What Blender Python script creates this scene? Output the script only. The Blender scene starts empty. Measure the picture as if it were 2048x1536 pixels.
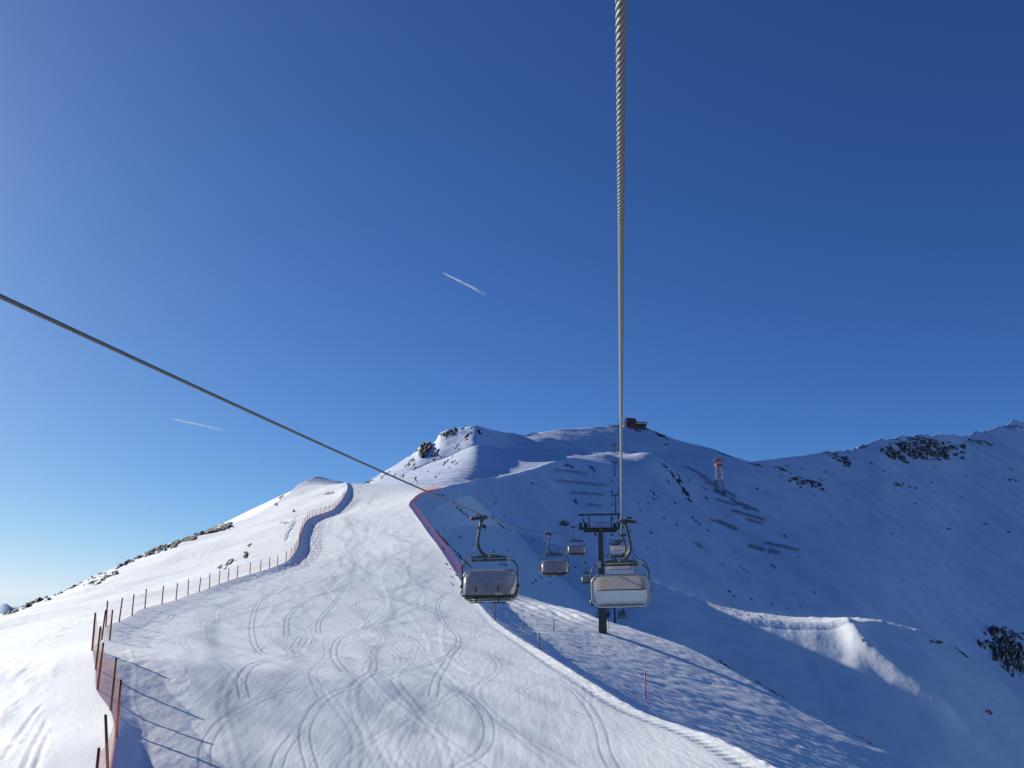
import bpy, bmesh, math, random
import numpy as np
from mathutils import Vector, Matrix
from mathutils.bvhtree import BVHTree

random.seed(7)
RNG = np.random.default_rng(11)
S = bpy.context.scene
COL = S.collection

# ------------------------------------------------------------------ camera
F, CX, CY, HY = 1704.0, 1024.0, 768.0, 1185.0          # focal length and horizon row of the photo, in its own pixels
TH = math.atan((HY - CY) / F)
CT, ST = math.cos(TH), math.sin(TH)
cam_d = bpy.data.cameras.new('camera')
cam_d.sensor_width = 36.0
cam_d.lens = 36.0 * F / 2048.0
cam_d.clip_start = 0.05
cam_d.clip_end = 120000
cam = bpy.data.objects.new('camera', cam_d)
COL.objects.link(cam)
cam.rotation_euler = (math.pi / 2 + TH, 0, 0)
S.camera = cam

def ray(px, py):
    return np.array([px - CX, F * CT - (CY - py) * ST, F * ST + (CY - py) * CT])

def pt(px, py, d):
    """world point seen at (px, py) at horizontal distance Y = d"""
    v = ray(px, py)
    return v * (d / v[1])

# direction of the lift line: away from the camera, 7 degrees right of its heading
RD = np.array([0.1239, 0.9923])
RN = np.array([0.9923, -0.1239])                      # to the right of the line
def line(D, side, z):
    off = 0.07 if side > 0 else -5.4
    return np.array([RD[0] * D + RN[0] * off, RD[1] * D + RN[1] * off, z])

# ------------------------------------------------------------------ light
SUN_AZ, SUN_EL = math.radians(54), math.radians(22)   # sun to the left and ahead
sd = Vector((-math.sin(SUN_AZ) * math.cos(SUN_EL), math.cos(SUN_AZ) * math.cos(SUN_EL), math.sin(SUN_EL)))
ld = bpy.data.lights.new('sun', 'SUN')
ld.energy = 6.0
ld.angle = math.radians(0.53)
ld.color = (1.0, 0.965, 0.84)
lo = bpy.data.objects.new('sun', ld)
COL.objects.link(lo)
lo.rotation_euler = sd.to_track_quat('Z', 'Y').to_euler()

W = bpy.data.worlds.new('World')
S.world = W
W.use_nodes = True
nt = W.node_tree
bg = nt.nodes['Background']
sky = nt.nodes.new('ShaderNodeTexSky')
sky.sky_type = 'NISHITA'
sky.sun_disc = False
sky.sun_elevation = SUN_EL
sky.sun_rotation = -SUN_AZ
sky.altitude = 2500
sky.air_density = 0.6
sky.dust_density = 2.2
sky.ozone_density = 7.0
gm = nt.nodes.new('ShaderNodeGamma')
gm.inputs[1].default_value = 1.1
nt.links.new(sky.outputs[0], gm.inputs[0])
sp = nt.nodes.new('ShaderNodeSeparateColor')
nt.links.new(gm.outputs[0], sp.inputs[0])
cb = nt.nodes.new('ShaderNodeCombineColor')
for i, k in enumerate((0.105, 0.128, 0.160)):           # camera-like roll-off of the brightest part of the sky
    a = nt.nodes.new('ShaderNodeMath'); a.operation = 'MULTIPLY'; a.inputs[1].default_value = -k
    b = nt.nodes.new('ShaderNodeMath'); b.operation = 'EXPONENT'
    c = nt.nodes.new('ShaderNodeMath'); c.operation = 'SUBTRACT'; c.inputs[0].default_value = 1
    d = nt.nodes.new('ShaderNodeMath'); d.operation = 'MULTIPLY'; d.inputs[1].default_value = 10
    nt.links.new(sp.outputs[i], a.inputs[0]); nt.links.new(a.outputs[0], b.inputs[0])
    nt.links.new(b.outputs[0], c.inputs[1]); nt.links.new(c.outputs[0], d.inputs[0]); nt.links.new(d.outputs[0], cb.inputs[i])
nt.links.new(cb.outputs[0], bg.inputs[0])
bg.inputs[1].default_value = 0.1
S.view_settings.view_transform = 'Standard'
S.view_settings.look = 'None'
S.view_settings.exposure = 0

# ------------------------------------------------------------------ helpers
def tag(o, label, cat=None, group=None, kind=None):
    o['label'] = label
    if cat: o['category'] = cat
    if group: o['group'] = group
    if kind: o['kind'] = kind
    return o

def empty(name, loc=(0, 0, 0), rz=0.0, rot=None):
    o = bpy.data.objects.new(name, None)
    COL.objects.link(o)
    o.location = loc
    o.rotation_euler = rot if rot is not None else (0, 0, rz)
    o.empty_display_size = 0.3
    return o

def copy_tree(o, parent=None):
    c = o.copy()
    COL.objects.link(c)
    c.parent = parent
    for ch in list(o.children):
        copy_tree(ch, c)
    return c

class MB:
    """collects simple shapes and links them as ONE mesh object"""
    def __init__(s):
        s.v, s.f, s.m, s.sm = [], [], [], []
    def _add(s, vs, fs, mi, smooth):
        o = len(s.v)
        s.v += [tuple(map(float, p)) for p in vs]
        for q in fs:
            s.f.append([o + i for i in q]); s.m.append(mi); s.sm.append(smooth)
    def hexa(s, p, mi=0):
        """8 corners: bottom ring 0-3, top ring 4-7"""
        s._add(p, [(3, 2, 1, 0), (4, 5, 6, 7), (0, 1, 5, 4), (1, 2, 6, 5), (2, 3, 7, 6), (3, 0, 4, 7)], mi, False)
        return s
    def box(s, c, d, rot=None, mi=0):
        p = []
        for z in (-.5, .5):
            for x, y in ((-.5, -.5), (.5, -.5), (.5, .5), (-.5, .5)):
                q = Vector((x * d[0], y * d[1], z * d[2]))
                if rot is not None: q = rot @ q
                p.append((c[0] + q.x, c[1] + q.y, c[2] + q.z))
        return s.hexa(p, mi)
    def tube(s, pts, r, n=8, closed=False, mi=0, cap=True):
        pts = [Vector(p) for p in pts]
        k = len(pts)
        rr = r if hasattr(r, '__len__') else [r] * k
        vs, up = [], None
        for i, p in enumerate(pts):
            if closed: t = pts[(i + 1) % k] - pts[i - 1]
            else: t = pts[min(i + 1, k - 1)] - pts[max(i - 1, 0)]
            if t.length < 1e-9: t = Vector((0, 0, 1))
            t.normalize()
            if up is None:
                a = Vector((0, 0, 1)) if abs(t.z) < .9 else Vector((0, 1, 0))
                up = (a - t * a.dot(t)).normalized()
            else:
                up = up - t * up.dot(t)
                up = up.normalized() if up.length > 1e-6 else Vector((1, 0, 0))
            w = t.cross(up)
            for j in range(n):
                a = 2 * math.pi * j / n
                vs.append(p + (up * math.cos(a) + w * math.sin(a)) * rr[i])
        fs = []
        for i in range(k if closed else k - 1):
            i2 = (i + 1) % k
            for j in range(n):
                j2 = (j + 1) % n
                fs.append((i * n + j, i2 * n + j, i2 * n + j2, i * n + j2))
        if not closed and cap:
            fs.append(tuple(range(n - 1, -1, -1)))
            fs.append(tuple((k - 1) * n + j for j in range(n)))
        fs = [tuple(reversed(f)) for f in fs]
        s._add(vs, fs, mi, True)
        return s
    def quad(s, a, b, c, d, mi=0):
        s._add([a, b, c, d], [(0, 1, 2, 3)], mi, False); return s
    def poly_prism(s, pts, ext, mi=0):
        n = len(pts); e = Vector(ext)
        vs = [Vector(p) for p in pts] + [Vector(p) + e for p in pts]
        fs = [tuple(range(n - 1, -1, -1)), tuple(range(n, 2 * n))] + [(i, (i + 1) % n, n + (i + 1) % n, n + i) for i in range(n)]
        s._add(vs, fs, mi, False); return s
    def build(s, name, mats, parent=None, smooth_angle=True):
        me = bpy.data.meshes.new(name)
        me.from_pydata(s.v, [], s.f)
        for m in (mats if isinstance(mats, (list, tuple)) else [mats]): me.materials.append(m)
        me.polygons.foreach_set('material_index', s.m)
        me.polygons.foreach_set('use_smooth', s.sm)
        me.update()
        bm = bmesh.new(); bm.from_mesh(me)
        bmesh.ops.recalc_face_normals(bm, faces=bm.faces)
        bm.to_mesh(me); bm.free()
        o = bpy.data.objects.new(name, me)
        COL.objects.link(o)
        if parent: o.parent = parent
        return o

def pchip(x, y, q):
    x = np.asarray(x, float); y = np.asarray(y, float); q = np.asarray(q, float)
    h = np.diff(x); d = np.diff(y) / h
    m = np.zeros_like(y)
    for i in range(1, len(x) - 1):
        if d[i - 1] * d[i] > 0:
            w1, w2 = 2 * h[i] + h[i - 1], h[i] + 2 * h[i - 1]
            m[i] = (w1 + w2) / (w1 / d[i - 1] + w2 / d[i])
    m[0], m[-1] = d[0], d[-1]
    i = np.clip(np.searchsorted(x, q) - 1, 0, len(x) - 2)
    t = (q - x[i]) / h[i]
    tc = np.clip(t, 0, 1)
    r = (2 * tc**3 - 3 * tc**2 + 1) * y[i] + (tc**3 - 2 * tc**2 + tc) * h[i] * m[i] + (-2 * tc**3 + 3 * tc**2) * y[i + 1] + (tc**3 - tc**2) * h[i] * m[i + 1]
    r = r + np.where(t < 0, t * h[i] * m[i], 0) + np.where(t > 1, (t - 1) * h[i] * m[i + 1], 0)
    return r

PERM = RNG.permutation(256)
PERM = np.concatenate([PERM, PERM])
GA = RNG.random(256) * 2 * math.pi
GX, GY = np.cos(GA), np.sin(GA)
def perlin(x, y, seed=0):
    x = np.asarray(x, float) + seed * 17.31; y = np.asarray(y, float) + seed * 5.77
    xi = np.floor(x).astype(int); yi = np.floor(y).astype(int)
    xf, yf = x - xi, y - yi
    u = xf**3 * (xf * (xf * 6 - 15) + 10); v = yf**3 * (yf * (yf * 6 - 15) + 10)
    def g(ix, iy, dx, dy):
        h = PERM[(PERM[ix & 255] + iy) & 255]
        return GX[h] * dx + GY[h] * dy
    a = g(xi, yi, xf, yf); b = g(xi + 1, yi, xf - 1, yf)
    c = g(xi, yi + 1, xf, yf - 1); d = g(xi + 1, yi + 1, xf - 1, yf - 1)
    return (a + u * (b - a) + v * (c - a + u * (a - b - c + d))) * 1.4
def fbm(x, y, oct=4, seed=0, gain=.5):
    s = 0; a = 1; t = 0
    for o in range(oct):
        s = s + a * perlin(x * 2**o, y * 2**o, seed + o * 3); t += a; a *= gain
    return s / t
def smooth(a, b, x):
    t = np.clip((x - a) / (b - a), 0, 1)
    return t * t * (3 - 2 * t)

def blur(z, k, axis):
    if k < 1: return z
    ker = np.exp(-0.5 * (np.arange(-2 * k, 2 * k + 1) / k)**2); ker /= ker.sum()
    pad = [(0, 0), (0, 0)]; pad[axis] = (2 * k, 2 * k)
    zp = np.pad(z, pad, mode='reflect', reflect_type='odd')
    out = np.zeros_like(z); n = z.shape[axis]
    for i, w in enumerate(ker):
        out += w * (zp[i:i + n] if axis == 0 else zp[:, i:i + n])
    return out

def grid_mesh(name, P, mat, attrs=None, parent=None):
    """P: rows x cols x 3"""
    R, C, _ = P.shape
    me = bpy.data.meshes.new(name)
    nv = R * C; nf = (R - 1) * (C - 1)
    idx = np.arange(nv).reshape(R, C)
    q = np.stack([idx[:-1, :-1], idx[:-1, 1:], idx[1:, 1:], idx[1:, :-1]], -1).reshape(-1, 4)
    me.vertices.add(nv); me.loops.add(nf * 4); me.polygons.add(nf)
    me.vertices.foreach_set('co', P.reshape(-1).astype(np.float32))
    me.loops.foreach_set('vertex_index', q.reshape(-1).astype(np.int32))
    me.polygons.foreach_set('loop_start', (np.arange(nf) * 4).astype(np.int32))
    me.polygons.foreach_set('use_smooth', np.ones(nf, bool))
    me.update(calc_edges=True)
    for k, a in (attrs or {}).items():
        at = me.attributes.new(k, 'FLOAT', 'POINT')
        at.data.foreach_set('value', a.reshape(-1).astype(np.float32))
    me.materials.append(mat)
    o = bpy.data.objects.new(name, me)
    COL.objects.link(o)
    if parent: o.parent = parent
    return o

def bvh_of(P, sr=1, sc=1):
    Q = P[::sr, ::sc]
    R, C, _ = Q.shape
    idx = np.arange(R * C).reshape(R, C)
    q = np.stack([idx[:-1, :-1], idx[:-1, 1:], idx[1:, 1:], idx[1:, :-1]], -1).reshape(-1, 4)
    return BVHTree.FromPolygons(Q.reshape(-1, 3).tolist(), q.tolist())

# ------------------------------------------------------------------ materials
def new_mat(name):
    m = bpy.data.materials.new(name); m.use_nodes = True
    n = m.node_tree
    return m, n, n.nodes['Principled BSDF']
def N(n, t, **k):
    x = n.nodes.new(t)
    for a, b in k.items(): setattr(x, a, b)
    return x
def plain(name, col, rough=.6, metal=0.0, var=.25, scale=6.0, bump=0.0):
    m, n, p = new_mat(name)
    tc = N(n, 'ShaderNodeTexCoord'); no = N(n, 'ShaderNodeTexNoise')
    no.inputs['Scale'].default_value = scale; no.inputs['Detail'].default_value = 5
    n.links.new(tc.outputs['Object'], no.inputs['Vector'])
    mr = N(n, 'ShaderNodeMapRange'); mr.inputs[3].default_value = 1 - var; mr.inputs[4].default_value = 1 + var
    n.links.new(no.outputs[0], mr.inputs[0])
    vm = N(n, 'ShaderNodeVectorMath', operation='SCALE'); vm.inputs[0].default_value = col
    n.links.new(mr.outputs[0], vm.inputs['Scale'])
    n.links.new(vm.outputs[0], p.inputs['Base Color'])
    p.inputs['Roughness'].default_value = rough; p.inputs['Metallic'].default_value = metal
    if bump:
        b = N(n, 'ShaderNodeBump'); b.inputs['Strength'].default_value = bump
        n.links.new(no.outputs[0], b.inputs['Height']); n.links.new(b.outputs[0], p.inputs['Normal'])
    return m

def snow(name, col=(.92, .93, .945), fine=.12, scale=3.0, bstr=.35, dist=.06, stretch=(1, 1, 1), rz=0.0):
    m, n, p = new_mat(name)
    tc = N(n, 'ShaderNodeTexCoord')
    at = N(n, 'ShaderNodeAttribute'); at.attribute_name = 'tint'
    mp = N(n, 'ShaderNodeMapping'); mp.inputs['Scale'].default_value = stretch; mp.inputs['Rotation'].default_value = (0, 0, rz)
    n.links.new(tc.outputs['Object'], mp.inputs[0])
    n1 = N(n, 'ShaderNodeTexNoise'); n1.inputs['Scale'].default_value = scale; n1.inputs['Detail'].default_value = 6; n1.inputs['Roughness'].default_value = .62
    n2 = N(n, 'ShaderNodeTexNoise'); n2.inputs['Scale'].default_value = scale * .11; n2.inputs['Detail'].default_value = 4
    n.links.new(mp.outputs[0], n1.inputs[0]); n.links.new(mp.outputs[0], n2.inputs[0])
    r1 = N(n, 'ShaderNodeMapRange'); r1.inputs[1].default_value = .3; r1.inputs[2].default_value = .7; r1.inputs[3].default_value = 1 - fine; r1.inputs[4].default_value = 1.0
    n.links.new(n2.outputs[0], r1.inputs[0])
    mul = N(n, 'ShaderNodeMath', operation='MULTIPLY')
    n.links.new(r1.outputs[0], mul.inputs[0]); n.links.new(at.outputs['Fac'], mul.inputs[1])
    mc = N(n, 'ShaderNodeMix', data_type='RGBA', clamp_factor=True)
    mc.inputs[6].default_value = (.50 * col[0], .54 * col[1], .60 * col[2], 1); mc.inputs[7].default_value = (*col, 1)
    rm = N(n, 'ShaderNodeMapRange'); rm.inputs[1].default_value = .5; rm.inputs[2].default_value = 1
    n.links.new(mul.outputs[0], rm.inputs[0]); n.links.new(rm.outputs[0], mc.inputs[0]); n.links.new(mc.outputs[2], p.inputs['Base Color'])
    p.inputs['Roughness'].default_value = .65
    p.inputs['Specular IOR Level'].default_value = .15
    b = N(n, 'ShaderNodeBump'); b.inputs['Strength'].default_value = bstr; b.inputs['Distance'].default_value = dist
    n.links.new(n1.outputs[0], b.inputs['Height']); n.links.new(b.outputs[0], p.inputs['Normal'])
    return m

M = {}
M['snow_near'] = snow('near_snow', scale=9.0, bstr=.4, dist=.04, stretch=(1, .5, 1), fine=.08)
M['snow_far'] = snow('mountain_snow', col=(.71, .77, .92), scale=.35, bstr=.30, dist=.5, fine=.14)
M['snow_spur'] = snow('spur_snow', scale=1.0, bstr=.35, dist=.25)
M['steel'] = plain('galvanised_steel', (.075, .083, .083), .5, .3, .3, 9)
M['dark_steel'] = plain('dark_painted_steel', (.045, .042, .042), .55, .3, .3, 7)
M['pole'] = plain('weathered_pole_paint', (.075, .065, .06), .6, .2, .35, 2.5)
M['rubber'] = plain('black_rubber', (.012, .012, .013), .5)
M['panel'] = plain('white_plastic_panel', (.62, .66, .66), .45, 0, .08, 2)
M['rim'] = plain('grey_rim_tube', (.34, .35, .36), .4, .3, .15, 5)
M['plate'] = plain('yellow_green_plate', (.45, .50, .05), .5)
M['orange_plate'] = plain('orange_number_plate', (.65, .30, .03), .5)
M['red'] = plain('red_plastic', (.55, .03, .02), .5)
M['wood'] = plain('weathered_wood', (.13, .085, .06), .8, 0, .35, 14)
M['redwood'] = plain('red_stained_pole', (.30, .06, .03), .7, 0, .3, 14)
M['orange'] = plain('orange_tower_paint', (.48, .12, .05), .6, 0, .2, 2)
M['lattice'] = plain('beige_lattice_steel', (.23, .19, .15), .6, .2, .2, 2)
M['barrier'] = plain('weathered_barrier_steel', (.12, .11, .10), .7, .1, .35, 1)
M['facade'] = plain('dark_red_facade', (.22, .05, .035), .7, 0, .3, .4)
M['cream'] = plain('cream_facade', (.62, .48, .33), .7, 0, .15, .4)
M['dark_roof'] = plain('dark_roof_metal', (.05, .045, .045), .5, .2, .2, .5)
M['jacket'] = plain('dark_ski_clothing', (.03, .035, .06), .8)
M['window'] = plain('dark_window_glass', (.02, .03, .05), .1, 0, .1)

def bubble_mat():
    m, n, p = new_mat('smoked_bubble_plastic')
    tc = N(n, 'ShaderNodeTexCoord'); no = N(n, 'ShaderNodeTexNoise')
    no.inputs['Scale'].default_value = 2.2; no.inputs['Detail'].default_value = 5
    n.links.new(tc.outputs['Object'], no.inputs[0])
    cr = N(n, 'ShaderNodeValToRGB')
    cr.color_ramp.elements[0].color = (.33, .295, .31, 1); cr.color_ramp.elements[1].color = (.47, .43, .44, 1)
    cr.color_ramp.elements[0].position = .35; cr.color_ramp.elements[1].position = .7
    n.links.new(no.outputs[0], cr.inputs[0]); n.links.new(cr.outputs[0], p.inputs['Base Color'])
    p.inputs['Roughness'].default_value = .22
    p.inputs['Coat Weight'].default_value = .6; p.inputs['Coat Roughness'].default_value = .05
    tl = N(n, 'ShaderNodeBsdfTranslucent'); tl.inputs[0].default_value = (.46, .43, .43, 1)
    tr = N(n, 'ShaderNodeBsdfTransparent'); tr.inputs[0].default_value = (.72, .70, .70, 1)
    m1 = N(n, 'ShaderNodeMixShader'); m1.inputs[0].default_value = .3
    m2 = N(n, 'ShaderNodeMixShader'); m2.inputs[0].default_value = .28
    n.links.new(p.outputs[0], m1.inputs[1]); n.links.new(tl.outputs[0], m1.inputs[2])
    n.links.new(m1.outputs[0], m2.inputs[1]); n.links.new(tr.outputs[0], m2.inputs[2])
    n.links.new(m2.outputs[0], n.nodes['Material Output'].inputs[0])
    return m
M['bubble'] = bubble_mat()

def net_mat(name, col, dens):
    """woven safety netting: threads and holes, thinner than a pixel"""
    m, n, p = new_mat(name)
    p.inputs['Base Color'].default_value = (*col, 1); p.inputs['Roughness'].default_value = .8
    tc = N(n, 'ShaderNodeTexCoord'); no = N(n, 'ShaderNodeTexNoise'); no.inputs['Scale'].default_value = 9; no.inputs['Detail'].default_value = 4
    n.links.new(tc.outputs['Object'], no.inputs[0])
    mr = N(n, 'ShaderNodeMapRange'); mr.inputs[1].default_value = .3; mr.inputs[2].default_value = .7
    mr.inputs[3].default_value = dens * .6; mr.inputs[4].default_value = min(1, dens * 1.4)
    n.links.new(no.outputs[0], mr.inputs[0])
    tl = N(n, 'ShaderNodeBsdfTranslucent'); tl.inputs[0].default_value = (*col, 1)
    mm = N(n, 'ShaderNodeMixShader'); mm.inputs[0].default_value = .4
    n.links.new(p.outputs[0], mm.inputs[1]); n.links.new(tl.outputs[0], mm.inputs[2])
    tr = N(n, 'ShaderNodeBsdfTransparent'); mx = N(n, 'ShaderNodeMixShader')
    n.links.new(mr.outputs[0], mx.inputs[0]); n.links.new(tr.outputs[0], mx.inputs[1]); n.links.new(mm.outputs[0], mx.inputs[2])
    n.links.new(mx.outputs[0], n.nodes['Material Output'].inputs[0])
    return m
M['net_dense'] = net_mat('orange_netting', (.50, .13, .07), .36)
M['net_thin'] = net_mat('pale_thin_netting', (.55, .25, .18), .10)
M['net_red'] = net_mat('red_netting', (.85, .06, .06), .12)
M['net_mid'] = net_mat('orange_netting_far', (.50, .15, .08), .2)

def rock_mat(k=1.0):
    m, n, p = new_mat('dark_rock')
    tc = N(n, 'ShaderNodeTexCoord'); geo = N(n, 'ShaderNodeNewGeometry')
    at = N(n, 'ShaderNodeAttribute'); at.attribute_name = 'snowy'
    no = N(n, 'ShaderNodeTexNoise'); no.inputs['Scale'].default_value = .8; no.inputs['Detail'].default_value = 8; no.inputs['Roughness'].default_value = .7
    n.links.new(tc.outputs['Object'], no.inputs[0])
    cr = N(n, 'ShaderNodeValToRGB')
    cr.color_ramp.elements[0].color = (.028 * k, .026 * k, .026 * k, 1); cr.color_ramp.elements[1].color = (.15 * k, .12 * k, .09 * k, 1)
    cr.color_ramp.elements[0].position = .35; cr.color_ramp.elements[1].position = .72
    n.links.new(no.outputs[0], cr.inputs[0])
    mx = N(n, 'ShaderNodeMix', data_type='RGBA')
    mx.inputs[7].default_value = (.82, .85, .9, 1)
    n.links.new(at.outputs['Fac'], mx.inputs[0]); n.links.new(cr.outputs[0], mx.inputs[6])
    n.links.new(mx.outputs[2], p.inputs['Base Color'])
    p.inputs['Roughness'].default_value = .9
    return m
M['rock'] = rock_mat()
M['rock_shaded'] = rock_mat(.4)  # darker copy for left-hand rocks: shade on their near faces put into the colour

# ------------------------------------------------------------------ near ridge: left snowfield, piste, bank, hillock
def nodes(px_list):
    a = np.array([pt(*q) for q in px_list])
    return a[:, 1], a[:, 0], a[:, 2]

fence_px = [(222, 1545, 29), (233, 1471, 31.5), (223, 1420, 35), (195, 1378, 38), (192, 1338, 41), (186, 1300, 45), (203, 1279, 57), (212, 1252, 66), (238, 1243, 70),
            (264, 1231, 78), (290, 1216, 86), (324, 1208, 92), (352, 1200, 97), (376, 1190, 105), (398, 1184, 112), (419, 1176, 118), (438, 1168, 123),
            (456, 1162, 128), (474, 1156, 133), (500, 1148, 139), (521, 1142, 145), (539, 1137, 150), (555, 1131, 155), (572, 1124, 160), (582, 1115, 166),
            (587, 1109, 171), (592, 1102, 178), (597, 1090, 187), (600, 1074, 200), (605, 1059, 212), (612, 1043, 224), (620, 1036, 234), (633, 1030, 244),
            (647, 1026, 252), (664, 1020, 262), (675, 1010, 274), (685, 998, 286), (690, 988, 298), (695, 976, 325), (692, 964, 368)]
edge_px = [(1560, 1536, 31), (1450, 1482, 36), (1290, 1425, 43), (1200, 1373, 52), (1100, 1311, 68), (1050, 1281, 80), (1000, 1248, 94), (965, 1212, 110), (937, 1180, 125),
           (916, 1150, 140), (900, 1125, 152), (880, 1094, 165), (858, 1066, 183), (840, 1040, 203), (827, 1022, 220), (819, 1010, 234), (824, 1000, 250), (838, 988, 272),
           (856, 981, 295), (885, 976, 330), (915, 973, 365)]
left_px = [(0, 1225, 165), (100, 1190, 192), (200, 1145, 222), (300, 1100, 250), (400, 1066, 280), (455, 1053, 300), (520, 1021, 330), (570, 990, 360), (600, 966, 398),
           (625, 953, 425), (665, 951, 440), (688, 962, 442)]
hill_px = [(1830, 1536, 95), (1700, 1470, 99), (1600, 1420, 104), (1500, 1360, 112), (1400, 1305, 120), (1300, 1268, 127), (1230, 1246, 132), (1150, 1222, 138), (1090, 1205, 144), (1035, 1190, 151)]

fy, fx, fz = nodes(fence_px); ey, ex, ez = nodes(edge_px); ly, lx, lz = nodes(left_px); hy, hx, hz = nodes(hill_px)
def FX(y): return pchip(fy, fx, np.clip(y, 24, 372)) + np.where(y > 372, (y - 372) * .05, 0)
FZ_Y = np.concatenate([[12], fy]); FZ_Z = np.concatenate([[-8.4], fz])
def FZ(y): return pchip(FZ_Y, FZ_Z, np.clip(y, 12, 372)) + np.where(y > 372, (y - 372) * .02, 0)
EX_Y = np.concatenate([[12], ey, [480]]); EX_X = np.concatenate([[13.5], ex, [-12]]); EX_Z = np.concatenate([[-8.0], ez, [42]])
def EX(y): return pchip(EX_Y, EX_X, y)
def EZ(y): return pchip(EX_Y, EX_Z, y)
LY = np.concatenate([[12, 31, 60, 95, 130], ly, [500]])
LX = np.concatenate([[-54, -62, -74, -84, -91], lx, [-80]])
LZ = np.concatenate([[-16.5, -14.5, -11.2, -8.4, -6.2], lz, [40]])
def LXf(y): return pchip(LY, LX, y)
def LZf(y): return pchip(LY, LZ, y)
HY_ = np.concatenate([[12, 31, 45, 60, 80], hy[::1], [175, 230, 480]])
HX_ = np.concatenate([[50, 48, 46.5, 45.3, 44.5], hx, [float(EX(175)) + 7, float(EX(230)) + 8, float(EX(480)) + 10]])
HZ_ = np.concatenate([[-35, -31, -27.6, -24.8, -21.6], hz, [float(EZ(175)) - 6, float(EZ(230)) - 7, float(EZ(480)) - 6]])
def HX(y): return pchip(HY_, HX_, y)
def HZ(y): return pchip(HY_, HZ_, y)

def near_sheet(YS, cols):
    """rows of breakline points -> X, Z grids.  cols = samples in each of the 7 strips"""
    y = YS
    up_ = smooth(135, 182, y) * (1 - smooth(340, 380, y)); nr_ = 1 - smooth(31, 44, y)
    bank_h = .32 + .5 * nr_ + 0.8 * up_ + .08 * np.sin(y * .11)
    bank_w = 2.0 - .9 * nr_
    bX = [LXf(y) - 160, LXf(y), FX(y), FX(y) + bank_w]
    bZ = [LZf(y) - 75, LZf(y), FZ(y), FZ(y) - bank_h]
    gw = 6.0 + 0 * y; gd = 3.3 - .6 * smooth(70, 100, y) + 1.5 * smooth(140, 175, y)
    bX += [EX(y), EX(y) + gw, np.maximum(HX(y), EX(y) + gw + 1.5), np.maximum(HX(y), EX(y) + gw + 1.5) + 90]
    bZ += [EZ(y), np.maximum(EZ(y) - gd, np.minimum(EZ(y) - .6, HZ(y) - 1.0)), HZ(y), HZ(y) - 62]
    X, Z, U = [], [], []
    for k in range(7):
        t = np.linspace(0, 1, cols[k], endpoint=(k == 6))
        if k == 0: t = 1 - (1 - t)**2
        if k == 1: t = 1 - (1 - t)**1.6
        if k == 6: t = t**2
        x = bX[k][:, None] * (1 - t) + bX[k + 1][:, None] * t
        zz = bZ[k][:, None] * (1 - t) + bZ[k + 1][:, None] * t
        X.append(x); Z.append(zz); U.append(np.broadcast_to(k + t, x.shape))
    return np.concatenate(X, 1), np.concatenate(Z, 1), np.concatenate(U, 1)

ROWS = 820
YS = np.geomspace(17, 492, ROWS)
COLS = [14, 230, 22, 600, 45, 190, 50]
X1, Z1, U1 = near_sheet(YS, COLS)
Y1 = np.broadcast_to(YS[:, None], X1.shape).copy()
Z1 = blur(Z1, 3, 1); Z1 = blur(Z1, 4, 0)
# the piste rolls away behind its crest
cs_ = 380 + 36 * smooth(-62, -80, X1) if False else 380 + 62 * (1 - smooth(-84, -66, X1))
cp = np.clip((Y1 - cs_) / 50, 0, 2)
Z1 = Z1 - cp**1.5 * 11 * (1 - smooth(-40, -15, X1))
base_bvh = bvh_of(np.stack([X1, Y1, Z1], -1), 4, 4)

def hit(bvh, px, py):
    v = Vector(ray(px, py)).normalized()
    r = bvh.ray_cast(Vector((0, 0, 0)), v, 5000)
    return r[0], r[1]

# --- relief of the near ridge
on_piste = smooth(2.85, 3.02, U1) * (1 - smooth(3.985, 4.0, U1))
on_left = 1 - smooth(1.9, 2.0, U1)
on_hill = smooth(4.05, 4.4, U1)
near_f = 1 - smooth(60, 330, Y1)
D1 = np.zeros_like(Z1)
# broad undulation
D1 += .11 * fbm(X1 / 16, Y1 / 26, 3, 1) * on_piste
D1 += .9 * fbm(X1 / 28, Y1 / 34, 3, 2) * on_left * smooth(40, 120, Y1)
# wind crust on the snowfield: short ripples across the slope
rip = fbm(X1 / 1.5 + .2 * Y1, Y1 / 3.4, 4, 5, .6)
patchy = smooth(-.15, .35, fbm(X1 / 11, Y1 / 18, 3, 8))
rip2 = fbm(X1 / .7 + .1 * Y1, Y1 / .9, 4, 7, .6)
D1 += (.17 * np.clip(rip, -.15, 1) * patchy + .17 * np.clip(rip2, -.1, .6) * smooth(.0, .45, fbm(X1 / 5, Y1 / 9, 3, 10)) + .02 * fbm(X1 / .4, Y1 / .8, 3, 9)) * on_left
# hillock: streaky wind crust that catches the low sun
st = fbm(X1 / 4.6 + Y1 * .05, Y1 / 1.15 - X1 * .10, 5, 12, .62)
st2 = fbm(X1 / 9 + Y1 * .02, Y1 / 2.4 - X1 * .10, 4, 15, .55)
st3 = fbm(X1 / 1.7, Y1 / .7 - X1 * .12, 4, 14, .6)
D1 += (.13 * np.abs(st) + .09 * st2 + .14 * st3) * on_hill * (1 - smooth(150, 175, Y1))
D1 += .16 * fbm(X1 / 9, Y1 / 12, 3, 18) * on_hill
# cross ribs of a drift near the saddle
ca = pt(1110, 1222, 133)
rr = np.exp(-(((X1 - ca[0]) / 6)**2 + ((Y1 - ca[1]) / 7)**2))
D1 += .35 * rr * np.sin((X1 * .9 + Y1 * .55) * 2.1 + 1.2 * fbm(X1 / 3, Y1 / 3, 2, 20))
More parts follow.
